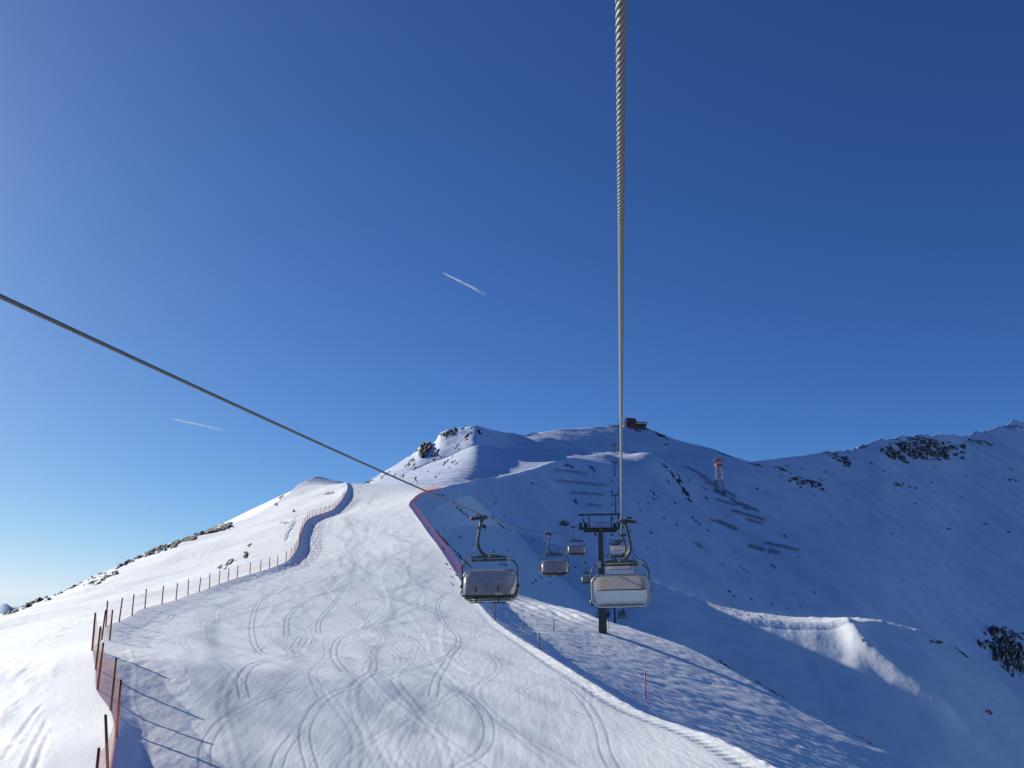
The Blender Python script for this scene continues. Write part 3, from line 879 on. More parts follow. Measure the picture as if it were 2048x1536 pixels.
def make_chair(label):
    root = empty('lift_chair')
    tag(root, label, 'chairlift chair', 'four seat bubble chairs of the lift')
    # grip: jaw on the rope with a spring lever to the outside
    g = MB()
    g.tube([(-.02, -.34, .0), (-.02, .34, .0)], .045, 8)
    g.box((.05, 0, -.05), (.22, .34, .14)); g.box((.13, 0, -.12), (.16, .2, .12))
    gr = g.build('grip', M['steel'], root)
    lv = MB(); lv.hexa([(.12, -.09, -.12), (.60, -.05, -.16), (.60, .05, -.16), (.12, .09, -.12), (.12, -.09, .03), (.60, -.05, -.04), (.60, .05, -.04), (.12, .09, .03)])
    lv.tube([(.16, 0, .03), (.30, 0, .10), (.46, 0, .06)], .035, 7)
    lv.build('lever', M['dark_steel'], gr)
    MB().tube([(.60, 0, -.17), (.60, 0, .02)], .045, 8).build('roller', M['red'], gr)
    # hanger arm: bows outwards and sweeps in under the load
    pts = [(.16, 0, -.1), (.20, 0, -.32), (.27, 0, -.62), (.325, 0, -.92), (.335, 0, -1.15), (.30, 0, -1.34), (.20, 0, -1.52), (.05, 0, -1.66), (-.10, 0, -1.745)]
    h = MB().tube(pts, [.068, .066, .064, .064, .066, .07, .074, .076, .07], 10)
    h.box((.155, 0, -.16), (.14, .16, .12))
    h.tube([(.24, 0, -.5), (.36, 0, -.5), (.36, 0, -.4)], .025, 6)
    ha = h.build('hanger_arm', M['steel'], root)
    cbl = MB().tube([(.35, .02, -1.1), (.42, .02, -1.35), (.62, .02, -1.62), (.86, .02, -1.72), (1.0, .02, -1.9), (1.07, .03, -2.25)], .016, 6)
    cbl.build('cable', M['rubber'], ha)
    # suspension beam with clamps
    b = MB()
    b.poly_prism([(CXO - .86, -.06, -1.80), (CXO + .86, -.06, -1.80), (CXO + .86, -.06, -1.74), (CXO + .25, -.06, -1.64), (CXO - .25, -.06, -1.64), (CXO - .86, -.06, -1.74)], (0, .12, 0))
    b.tube([(CXO - .9, 0, -1.88), (CXO + .9, 0, -1.88)], .05, 8)
    be = b.build('suspension_beam', M['steel'], root)
    for s_ in (-1, 1):
        MB().box((CXO + s_ * .86, 0, -1.83), (.17, .19, .27)).build('clamp', M['rim'], be)
    MB().box((CXO, -.068, -1.70), (.10, .012, .085)).build('number_plate', M['plate'], be)
    MB().box((CXO, .068, -1.70), (.10, .012, .085)).build('number_plate', M['plate'], be)
    # side frame
    f = MB()
    hw = 1.20
    for s_ in (-1, 1):
        p = [(CXO + s_ * .8, 0, -1.87)] + [(CXO + s_ * (hw - .36 + .36 * math.sin(a)), 0, -1.87 - .36 * (1 - math.cos(a))) for a in np.linspace(0, math.pi / 2, 8)]
        p += [(CXO + s_ * hw, 0, -2.6), (CXO + s_ * hw, -.02, -2.95), (CXO + s_ * (hw - .03), -.05, -3.2), (CXO + s_ * (hw - .12), -.05, -3.42), (CXO + s_ * (hw - .3), 0, -3.46)]
        f.tube(p, .036, 8)
    f.tube([(CXO - 1.0, 0, -3.46), (CXO + 1.0, 0, -3.46)], .035, 8)
    f.tube([(CXO - 1.0, .52, -3.42), (CXO + 1.0, .52, -3.42)], .03, 8)
    for s_ in (-.95, -.32, .32, .95):
        f.tube([(CXO + s_, -.02, -3.46), (CXO + s_, .52, -3.42)], .025, 6)
    f.build('frame', M['steel'], root)
    for s_ in (-1, 1):
        MB().tube([(CXO + s_ * (hw - .06), 0, -2.96), (CXO + s_ * (hw + .07), 0, -2.96)], .085, 12).build('pivot', M['dark_steel'], root)
    # seat and backrest
    s = MB()
    for k in range(4):
        x0 = CXO - 1.0 + k * .5
        s.hexa([(x0 + .02, .02, -3.43), (x0 + .48, .02, -3.43), (x0 + .48, .56, -3.37), (x0 + .02, .56, -3.37), (x0 + .02, .02, -3.35), (x0 + .48, .02, -3.35), (x0 + .48, .56, -3.29), (x0 + .02, .56, -3.29)])
    s.build('seat', M['rubber'], root)
    bk = MB()
    zs = [-3.50, -3.36, -3.215, -3.205, -3.06, -2.915]; ys = [-.10, -.15, -.185, -.185, -.205, -.225]
    for i in range(5):
        c = .0 if i != 2 else .012
        bk.hexa([(CXO - 1.09, ys[i] + c, zs[i]), (CXO + 1.09, ys[i] + c, zs[i]), (CXO + 1.09, ys[i] + .05, zs[i]), (CXO - 1.09, ys[i] + .05, zs[i]),
                 (CXO - 1.09, ys[i + 1] + c, zs[i + 1]), (CXO + 1.09, ys[i + 1] + c, zs[i + 1]), (CXO + 1.09, ys[i + 1] + .05, zs[i + 1]), (CXO - 1.09, ys[i + 1] + .05, zs[i + 1])])
    bo = bk.build('backrest', M['panel'], root)
    MB().tube([(CXO - 1.0, -.235, -2.90), (CXO + 1.0, -.235, -2.90)], .022, 6).build('edge_trim', M['rubber'], bo)
    MB().tube([(CXO - .9, -.13, -3.54), (CXO + .9, -.13, -3.54)], .028, 6).build('lower_trim', M['rubber'], bo)
    # bubble
    bb = bubble_mesh().build('bubble', M['bubble'], root)
    MB().tube(rrect(CXO, -2.93, 2.36, 1.26, .34, -.24), .05, 8, closed=True).build('bubble_rim', M['rim'], bb)
    low = [(CXO - 1.16, .02, -2.9), (CXO - 1.175, .15, -3.1)] + [(CXO - 1.16 + .3 * (1 - math.cos(a)), .52 + .29 * math.sin(a), -3.28 - .09 * math.sin(a)) for a in np.linspace(0, math.pi / 2, 7)]
    low += [(2 * CXO - x, y, z) for x, y, z in reversed(low)]
    MB().tube(low, .034, 7).build('seal', M['rubber'], bb)
    for s_ in (-1, 1):
        MB().tube([(CXO + s_ * .47, front_y(-3.02) + .03, -3.02), (CXO + s_ * .47, front_y(-3.1) + .06, -3.1), (CXO + s_ * .47, front_y(-3.2) + .04, -3.2)], .028, 6).build('handle', M['rubber'], bb)
    # safety bar and footrests
    br = MB().tube([(CXO - 1.0, .62, -3.44), (CXO + 1.0, .62, -3.44)], .035, 8)
    bar = br.build('safety_bar', M['dark_steel'], root)
    for s_ in (-1, 1):
        t = MB().tube([(CXO + s_ * .47, .62, -3.42), (CXO + s_ * .47, .70, -3.62)], .032, 7)
        t.box((CXO + s_ * .47, .72, -3.64), (.56, .09, .045))
        t.build('footrest', M['dark_steel'], bar)
    return root

def low_chair():
    mb = MB()
    mb.tube([(0, -.3, 0), (0, .3, 0)], .06, 5, mi=0); mb.box((.3, 0, -.07), (.55, .2, .14), mi=1)
    mb.tube([(.15, 0, -.1), (.33, 0, -1.0), (.25, 0, -1.5), (-.1, 0, -1.75)], .07, 5, mi=0)
    mb.box((CXO, 0, -1.80), (1.8, .12, .16), mi=0)
    for s_ in (-1, 1):
        mb.tube([(CXO + s_ * .85, 0, -1.85), (CXO + s_ * 1.15, 0, -2.0), (CXO + s_ * 1.2, 0, -2.4), (CXO + s_ * 1.15, 0, -3.3), (CXO + s_ * .9, 0, -3.46)], .05, 5, mi=0)
    mb.hexa([(CXO - 1.15, -.25, -3.42), (CXO + 1.15, -.25, -3.42), (CXO + 1.15, .8, -3.38), (CXO - 1.15, .8, -3.38),
             (CXO - 1.0, -.3, -2.3), (CXO + 1.0, -.3, -2.3), (CXO + 1.0, .2, -2.3), (CXO - 1.0, .2, -2.3)], mi=2)
    mb.hexa([(CXO - 1.0, -.33, -3.5), (CXO + 1.0, -.33, -3.5), (CXO + 1.0, -.27, -3.5), (CXO - 1.0, -.27, -3.5),
             (CXO - 1.0, -.36, -2.9), (CXO + 1.0, -.36, -2.9), (CXO + 1.0, -.30, -2.9), (CXO - 1.0, -.30, -2.9)], mi=3)
    mb.box((CXO - .45, .75, -3.64), (.5, .1, .06), mi=1); mb.box((CXO + .45, .75, -3.64), (.5, .1, .06), mi=1)
    return mb

HEAD = -math.atan2(RD[0], RD[1])
chairs = [('up', 34.5, 'nearest empty chair seen from behind with white back panel, on the right'),
          ('down', 34.5, 'nearest empty chair coming down, smoked bubble closed, hanging on the left cable'),
          ('down', 69, 'second chair on the left cable with closed smoked bubble, against the blue slope'),
          ('up', 69, 'second chair on the right cable, its bubble showing just above the nearest white backed chair'),
          ('down', 104, 'third chair on the left cable, hanging just left of the tower head'),
          ('up', 104, 'third chair on the right cable with pale back panel, just below the tower crossarm'),
          ('down', 139, 'fourth left chair, half hidden behind the left frame of the nearest white backed chair'),
          ('down', 174, 'small chair peeking out at the lower left corner of the nearest white backed chair'),
          ('up', 174, 'small chair directly under the nearest white backed chair'),
          ('up', 209, 'lowest small chair hanging over the shaded valley right of the thin far pole'),
          ('down', 209, 'small chair partly behind the foot of the big tower pole')]
proto = None
for way, D, lab in chairs:
    if proto is None: o = proto = make_chair(lab)
    else: o = copy_tree(proto)
    o['label'] = lab
    side = 1 if way == 'up' else -1
    o.location = Vector(line(D, side, float(rope_z(D, side))))
    o.scale = (.93, .93, .93)
    o.rotation_euler = (0, math.radians(-1.2) if way == 'up' else math.radians(.8), HEAD + (0 if way == 'up' else math.pi))
low_me = None
for i in range(1, 27):
    D = 209 + 34.6 * i
    if D > 1100: break
    for side in (-1, 1):
        if low_me is None:
            o = low_chair().build('lift_chair', [M['steel'], M['dark_steel'], M['bubble'], M['panel']]); low_me = o
        else:
            o = low_me.copy(); COL.objects.link(o)
        o.location = Vector(line(D, side, float(rope_z(D, side))))
        o.rotation_euler = (0, 0, HEAD + (0 if side > 0 else math.pi)); o.scale = (.93, .93, .93)
        tag(o, 'tiny distant chair on the %s cable climbing the shaded hill to the top station' % ('left' if side < 0 else 'right'), 'chairlift chair',
            'distant chairs on the %s cable' % ('left' if side < 0 else 'right'))

# ------------------------------------------------------------------ lift towers
def make_tower(D, head_z, base_z, label, detailed=True):
    c = RD * D + RN * -2.67
    root = empty('lift_tower', (c[0], c[1], base_z), HEAD)
    tag(root, label, 'lift tower', 'towers of the chairlift')
    H = head_z - base_z - .9
    w0, w1 = .62, .30
    if not detailed: w0, w1 = .5, .3
    p = MB().hexa([(-w0, -w0, -3), (w0, -w0, -3), (w0, w0, -3), (-w0, w0, -3), (-w1, -w1, H), (w1, -w1, H), (w1, w1, H), (-w1, w1, H)])
    po = p.build('pole', M['pole'], root)
    if detailed:
        f = MB()
        for k in range(1, 4):
            t = k / 4; w = w0 + (w1 - w0) * (t * H + 3) / (H + 3) + .02
            f.box((0, 0, t * H), (2 * w, 2 * w, .07))
        f.build('joint_collar', M['pole'], po)
        l = MB()
        for s_ in (-.2, .2): l.tube([(w0 + .22, s_, .2), (w1 + .22, s_, H + 1.2)], .03, 5)
        for k in range(int(H / .35)):
            t = (k * .35 + .4) / H; x = w0 + .22 + (w1 - w0) * t
            l.tube([(x, -.2, k * .35 + .4), (x, .2, k * .35 + .4)], .018, 4)
        l.build('ladder', M['steel'], po)
        MB().box((w0 + .12, -.05, 2.3), (.42, .4, .62)).build('control_box', M['dark_steel'], po)
        sp2 = MB(); sp2.tube([(-.3, -.1, H - .45), (-.55, -.15, H - .5)], .03, 5); sp2.tube([(-.5, -.15, H - .5), (-.68, -.3, H - .35), (-.78, -.4, H - .28)], [.06, .12, .2], 8)
        sp2.build('loudspeaker', M['dark_steel'], po)
    a = MB().box((0, 0, H + .28), (4.5, .6, .6)).box((0, 0, H + .56), (4.6, .68, .05)).box((0, 0, H), (4.6, .68, .05))
    arm = a.build('crossarm', M['dark_steel'], root)
    MB().box((.1, -.30, H + .28), (.42, .03, .3)).build('number_plate', M['orange_plate'], arm)
    for s_ in (-1, 1):
        MB().box((s_ * 2.02, 0, H + .62), (.5, .8, 1.15)).build('bracket', M['dark_steel'], arm)
        sx = s_ * 2.7
        sb = MB().box((sx, 0, .9 + H + .10), (.12, 5.2, .16))
        sb.box((sx, -1.5, H + .78), (.2, 1.6, .14)).box((sx, 1.5, H + .78), (.2, 1.6, .14))
        sb.box((s_ * 2.48, 0, H + .5), (.5, .34, .34))
        so = sb.build('sheave_beam', M['steel'], root)
        for k in range(8):
            y = -2.3 + k * .657
            MB().tube([(sx - .055, y, H + .9 - .24), (sx - .05, y, H + .9 - .24), (sx + .05, y, H + .9 - .24), (sx + .055, y, H + .9 - .24)], [.1, .215, .215, .1], 14).build('sheave_wheel', M['rubber'], so)
        # guard plates
        MB().box((sx - s_ * .08, -2.7, H + .6), (.42, .06, 1.0)).build('rope_guard', M['dark_steel'], so)
    # gantry above the crossarm
    gt = MB().box((0, 0, H + 2.42), (6.1, .22, .22))
    for s_ in (-1, 1):
        gt.box((s_ * 1.55, 0, H + 1.46), (.15, .15, 1.74))
        gt.tube([(s_ * 2.05, 0, H + .75), (s_ * 2.62, 0, H + 2.36)], .11, 6)
    gt.build('gantry', M['dark_steel'], root)
    rl = MB()
    for y in (-.75, .75):
        for z in (.75, 1.25):
            rl.tube([(-1.4, y, H + z), (1.4, y, H + z)], .022, 5)
        for x in (-1.4, -.7, 0, .7, 1.4):
            rl.tube([(x, y, H + .2), (x, y, H + 1.25)], .02, 5)
    rl.box((0, -.62, H + .18), (2.9, .5, .04)).box((0, .62, H + .18), (2.9, .5, .04))
    for x in (-.35, .35): rl.tube([(x, -.4, H + .2), (x, -.4, H + 2.3)], .02, 5)
    rl.build('railing', M['steel'], root)
    return root
c = RD * 121 + RN * -2.67
tb = drop(c[0], c[1], 'near')
make_tower(121, 9.1, tb, 'big dark tower pole with crossarm standing on the sunlit snow hillock')
D4, D5, D6 = px_to_D(1237, 1030), px_to_D(1238, 957), px_to_D(1239, 914)
for D, hz, lab in ((322, -4.3, 'thin far tower pole rising from the valley just right of the big pole'),
                   (435, 24, 'second tower head seen just behind the crossarm of the big tower'),
                   (D4, None, 'small tower standing on the shaded hill directly above the big tower'),
                   (D5, None, 'tall narrow tower halfway up the shaded hill below the lit snow strip'),
                   (D6, None, 'highest tower, just below the summit building')):
    if hz is None: hz = float(rope_z(D, 1))
    c = RD * D + RN * -2.67
    zs = [z for z in (drop(c[0], c[1], k) for k in ('far', 'spur')) if z is not None]
    bz = max(zs) if zs else hz - 14
    bz = min(bz, hz - 7)
    make_tower(D, hz, bz, lab, False)

# ------------------------------------------------------------------ fences along the piste
def fence(name, label, posts, nets, post_mats, hts, lean=0.0, rs=1.0, leans=None):
    """posts: world base points; nets: list of (first, last, material, top fraction)"""
    b0 = posts[0]
    root = empty(name, b0)
    tag(root, label, 'fence')
    for i, p in enumerate(posts):
        q = Vector(p) - Vector(b0); h = hts[i]
        lx_, ly_ = (random.uniform(-1, 1) * .05 + lean) * h, random.uniform(-.04, .04) * h
        r = (.040 + .00018 * p[1]) * rs
        if leans: lx_ = leans[i]
        MB().tube([(q.x, q.y, q.z - .3), (q.x + lx_, q.y + ly_, q.z + h)], [r * 1.1, r], 7).build('post', post_mats[i], root)
    for a, b, m, frac, sag in nets:
        mb = MB()
        for i in range(a, b):
            p, q = Vector(posts[i]) - Vector(b0), Vector(posts[i + 1]) - Vector(b0)
            n = 6; cols = []
            for k in range(n + 1):
                t = k / n; g_ = p.lerp(q, t); h = (hts[i] * (1 - t) + hts[i + 1] * t) * frac
                s_ = sag * 4 * t * (1 - t)
                cols.append([g_ + Vector((0, 0, -.05)), g_ + Vector((.05 * math.sin(9 * t), 0, h * .5)), g_ + Vector((0, 0, h * (1 - s_)))])
            for k in range(n):
                for j in range(2): mb.quad(cols[k][j], cols[k + 1][j], cols[k + 1][j + 1], cols[k][j + 1])
            mb_t = [c_[2] for c_ in cols]
            mb.tube(mb_t, .006 + .00005 * posts[i][1], 4)
        mb.build('net', m, root)
    return root
def base(px, py, d, which='near'):
    p = pt(px, py, d)
    z = drop(p[0], p[1], which)
    return (p[0], p[1], z if z is not None else p[2])
near_px = [(186, 1625, 26), (220, 1560, 28.5), (233, 1471, 31.5), (222, 1420, 35), (195, 1378, 38), (192, 1336, 41), (185, 1298, 45)]
nb = [base(*q) for q in near_px]
fence('safety_fence', 'slack orange safety net on leaning posts at the lower left corner', nb, [(0, 6, M['net_dense'], .95, .14)], [M['redwood'] if i % 2 == 0 else M['wood'] for i in range(7)],
      [1.9, 1.95, 1.9, 1.95, 1.9, 1.9, 1.85], -.03, 1.0, [-.05, -.33, -.02, -.04, .03, -.02, -.05])
far_px = [q for q in fence_px if q[2] >= 57 and q[2] <= 165]
up_px = [q for q in fence_px if 165 < q[2] <= 300]
# closer posts further up
def dense(pl, step):
    a = np.array([pt(*q)[:2] for q in pl]); t = np.concatenate([[0], np.cumsum(np.hypot(*np.diff(a, axis=0).T))])
    s_ = np.arange(0, t[-1] + .1, step)
    return [(float(np.interp(k, t, a[:, 0])), float(np.interp(k, t, a[:, 1]))) for k in s_]
fb = [base(*q) for q in far_px]
fb.insert(1, (fb[0][0] + .35, fb[0][1] + .4, fb[0][2]))
fence('safety_fence', 'long line of thin brown posts with barely visible netting curving along the left piste edge', fb, [(0, len(fb) - 1, M['net_thin'], .9, .1)],
      [M['redwood'] if i in (8, len(fb) - 1) else M['wood'] for i in range(len(fb))], [1.85] * len(fb))
ub = []
for x, y in dense([(572, 1124, 161)] + up_px, 5.2):
    z = drop(x, y, 'near'); ub.append((x, y, z if z is not None else 0))
fence('safety_fence', 'upper orange net fence with close posts climbing to the rounded knoll', ub, [(0, len(ub) - 1, M['net_mid'], .8, .1)], [M['redwood']] * len(ub), [2.0] * len(ub), 0, .75)
# red net down the right edge
rp = []
for x, y in dense([(916, 1150, 140), (900, 1125, 152), (880, 1094, 165), (858, 1066, 183), (840, 1040, 203), (827, 1022, 220), (819, 1010, 234), (824, 1000, 250), (838, 988, 272), (856, 981, 295), (880, 976, 325)], 4.6):
    x += .7
    z = drop(x, y, 'near'); rp.append((x, y, z))
fence('safety_net', 'red safety net hanging along the right edge of the piste above the shaded slope', rp, [(0, len(rp) - 1, M['net_red'], 1.0, .06)], [M['redwood']] * len(rp), [1.7] * len(rp), 0, .4)
r2p = []
for px_, py_ in ((846, 981), (856, 979.5), (866, 978.5), (876, 977.5), (888, 977)):
    h = first_hit(px_, py_)
    if h: r2p.append(tuple(h[0]))
if len(r2p) > 2:
    fence('safety_net', 'short pinkish red net across the saddle at the top of the piste', r2p, [(0, len(r2p) - 1, M['net_mid'], 1.0, .06)], [M['redwood']] * len(r2p), [1.3] * len(r2p), 0, .4)

# slim marker poles
def marker(px, py, hpx, label, mat):
    h = first_hit(px, py)
    if not h: return
    p = h[0]; ht = hpx / 1754 * p.y
    r = max(.022, .0006 * p.y)
    mb = MB().tube([(0, 0, -.3), (0, 0, ht)], r, 7); mb.tube([(0, 0, ht), (0, 0, ht + .03)], [r * 1.3, r * .6], 7)
    o = mb.build('marker_pole', mat); o.location = p
    tag(o, label, 'marker pole', 'piste marker poles')
marker(1292, 1400, 52, 'red marker pole on the piste edge at the lower right', M['red'])
marker(990, 1240, 42, 'dark thin marker pole below the left front chair', M['wood'])
marker(1108, 1260, 20, 'short reddish marker pole on the drift left of the big tower', M['redwood'])
marker(1079, 1300, 32, 'dark marker pole in the shade of the piste bank', M['wood'])
marker(831, 962, 8, 'tiny dark post on the snow at the top of the piste', M['wood'])

# ------------------------------------------------------------------ avalanche barriers
def barrier(x0, y0, x1, y1, hpx, label, group, zig=False):
    n = max(3, int(math.hypot(x1 - x0, y1 - y0) / 3.2))
    P = []
    for k in range(n + 1):
        t = k / n
        h = first_hit(x0 + (x1 - x0) * t, y0 + (y1 - y0) * t + .8 * math.sin(k * 1.7))
        if h: P.append((h[0], h[1]))
    if len(P) < 3: return
    o0 = P[0][0]
    H = hpx / 1754 * o0.y
    up = [ (Vector((0, 0, 1)) + nrm * .5).normalized() * H * random.uniform(.75, 1.1) for _, nrm in P]
    s = g_ = MB()
    for k, (p, nrm) in enumerate(P):
        b = p - o0
        s.tube([b - Vector((0, 0, .4)), b + up[k]], H * .032, 4)
        dn = Vector((nrm.x, nrm.y, 0)).normalized() * H * .8
        s.tube([b + dn + Vector((0, 0, -H * .5)), b + up[k] * .8], H * .026, 4)
    for k in range(len(P) - 1):
        a, b = P[k][0] - o0, P[k + 1][0] - o0
        for f in ((.18, .42, .66, .92) if not zig else (.9,)):
            g_.tube([a + up[k] * f, b + up[k + 1] * f], H * .042, 4)
        if zig or k % 2: g_.tube([a, b + up[k + 1]], H * .03, 4)
        if zig: g_.tube([a + up[k], b], H * .03, 4)
    o = s.build('avalanche_barrier', M['barrier']); o.location = o0
    tag(o, label, 'avalanche barrier', group)
def B7(a): return [1400 + a[0] / 6.98, 900 + a[1] / 6.98, 1400 + a[2] / 6.98, 900 + a[3] / 6.98]
right_b = [((-210, 235, 0, 345), 5, 'uppermost broken row of snow barriers left of the orange topped pylon'), ((0, 345, 90, 378), 4, 'short barrier row above the long one left of the pylon'),
           ((0, 380, 255, 490), 5, 'long sloping barrier row running into the left pylon legs'), ((70, 455, 262, 535), 5, 'barrier row just below the left pylon leg'),
           ((195, 580, 360, 650), 8, 'thick barrier row at the foot of the pylon'), ((330, 575, 490, 655), 6, 'barrier row at the right foot of the pylon'),
           ((200, 690, 500, 785), 5, 'thin barrier row below the pylon foot'), ((420, 690, 565, 790), 7, 'stacked barrier row right of the thin row below the pylon'),
           ((545, 755, 815, 865), 6, 'broken barrier row slanting away right of the pylon'), ((600, 815, 680, 840), 5, 'very short barrier under the broken row'),
           ((440, 855, 900, 990), 6, 'longest barrier row in the middle of the right slope'), ((635, 975, 855, 1035), 6, 'short neat barrier row under the longest one'),
           ((145, 985, 220, 1000), 5, 'stub of a barrier at the left end of the heavy row'), ((235, 1010, 510, 1120), 8, 'heavy barrier row in the left middle of the slope'),
           ((670, 1350, 890, 1415), 8, 'lowest left heavy barrier row on the shaded slope'), ((955, 1410, 1105, 1455), 7, 'lowest short reddish barrier row'),
           ((905, 1305, 1385, 1410), 6, 'lowest long barrier row on the right')]
for a, h, lab in right_b: barrier(*B7(a), h, lab, 'snow barriers on the right slope')
for a, lab in (((1108, 941, 1173, 950), 'top zigzag snow fence left of the lift line'), ((1110, 963, 1213, 973), 'second and longest zigzag snow fence left of the lift line'),
               ((1141, 987, 1206, 991), 'third zigzag snow fence above the big tower'), ((1174, 1012, 1203, 1014), 'lowest short zigzag snow fence above the big tower')):
    barrier(*a, 6, lab, 'snow fences left of the lift line', True)

# ------------------------------------------------------------------ rocks
def blocks(a, b, size, seed):
    """piecewise flat facets: every cell is a tilted block of its own height"""
    rg = np.random.default_rng(900 + seed)
    a0, a1, b0, b1 = a.min() - size, a.max() + size, b.min() - size, b.max() + size
    n = int(np.clip((a1 - a0) * (b1 - b0) / size**2, 6, 260))
    sx_, sy_ = rg.uniform(a0, a1, n), rg.uniform(b0, b1, n)
    d = (a[..., None] - sx_)**2 + ((b[..., None] - sy_) * 1.5)**2
    i = d.argmin(-1)
    h = rg.uniform(0, 1, n)**1.3; tx = rg.uniform(-.5, .5, n) / size; ty = rg.uniform(-.5, .5, n) / size
    return np.clip(h[i] + tx[i] * (a - sx_[i]) + ty[i] * (b - sy_[i]), 0, 1.4)
def rock(px, py, wpx, hpx, ang, label, group=None, thr=.05, amp=.35, res=None, seed=0, snowy=.5, aniso=1.0, name='rock_outcrop', big=False):
    """an uneven sheet of rock that breaks through the snow where its own relief is high"""
    ca, sa = math.cos(math.radians(ang)), math.sin(math.radians(ang))
    nu = res or int(np.clip(wpx / .8, 8, 110)); nv = int(np.clip(nu * hpx / wpx * 1.6, 7, 60))
    u = np.linspace(-1, 1, nu); w = np.linspace(-1, 1, nv)
    P = np.zeros((nv, nu, 3)); ok = np.zeros((nv, nu), bool); Nn = np.zeros((nv, nu, 3))
    dist = None
    for i, b in enumerate(w):
        for j, a in enumerate(u):
            x = px + (a * wpx * ca - b * hpx * sa) / 2; y = py + (a * wpx * sa + b * hpx * ca) / 2
            h = first_hit(x, y)
            if h:
                if dist is None: dist = h[3]
                if abs(h[3] - dist) < max(60, .35 * dist):
                    P[i, j] = h[0]; Nn[i, j] = h[1]; ok[i, j] = True
    if ok.sum() < 9: return None
    d0 = np.median(P[ok][:, 1])
    k = d0 / 1754
    UU, WW = np.meshgrid(u, w)
    sz = min(wpx, hpx) * k
    f1 = fbm(UU * wpx / ((24 if wpx > 60 else 13) * aniso) + seed * 3.3, WW * hpx / (11 if hpx > 12 else 5) + seed * 1.7, 4, 120 + seed, .5)
    edge = 1 - (UU**2 + WW**2)
    e = np.clip(f1 * 2.3 + edge * .7 - .42 - thr, -1, 1)
    rise = e * sz * amp
    rise = np.clip(rise, -sz * amp * .3, None)
    jag = blocks(UU * wpx / 2, WW * hpx / 2, max(2.2, min(hpx * (.55 if big else .4), 9)), seed) * sz * amp * (1.1 if big else .8) * smooth(0, .25, e)
    rise = np.where(e > 0, rise + jag, rise) - .02 * sz
    dirn = Nn * .6 + np.array([0, 0, .55])
    Q = P + dirn * rise[..., None]
    sn = smooth(.12, .42, fbm(UU * wpx / 9 + 9, WW * hpx / 5.0, 4, 180 + seed, .6)) * snowy * 1.6
    idx = -np.ones((nv, nu), int); idx[ok] = np.arange(ok.sum())
    fs = [(int(idx[i, j]), int(idx[i, j + 1]), int(idx[i + 1, j + 1]), int(idx[i + 1, j])) for i in range(nv - 1) for j in range(nu - 1)
          if ok[i, j] and ok[i, j + 1] and ok[i + 1, j + 1] and ok[i + 1, j] and max(e[i, j], e[i, j + 1], e[i + 1, j + 1], e[i + 1, j]) > -.25]
    if not fs: return None
    o0 = P[ok].mean(0)
    me = bpy.data.meshes.new(name)
    me.from_pydata((Q[ok] - o0).tolist(), [], fs)
    at = me.attributes.new('snowy', 'FLOAT', 'POINT'); at.data.foreach_set('value', np.clip(sn[ok], 0, 1).astype(np.float32))
    me.materials.append(M['rock_shaded' if o0[0] < -5 else 'rock']); me.update()
    o = bpy.data.objects.new(name, me); COL.objects.link(o); o.location = o0
    return tag(o, label, 'rock', group)

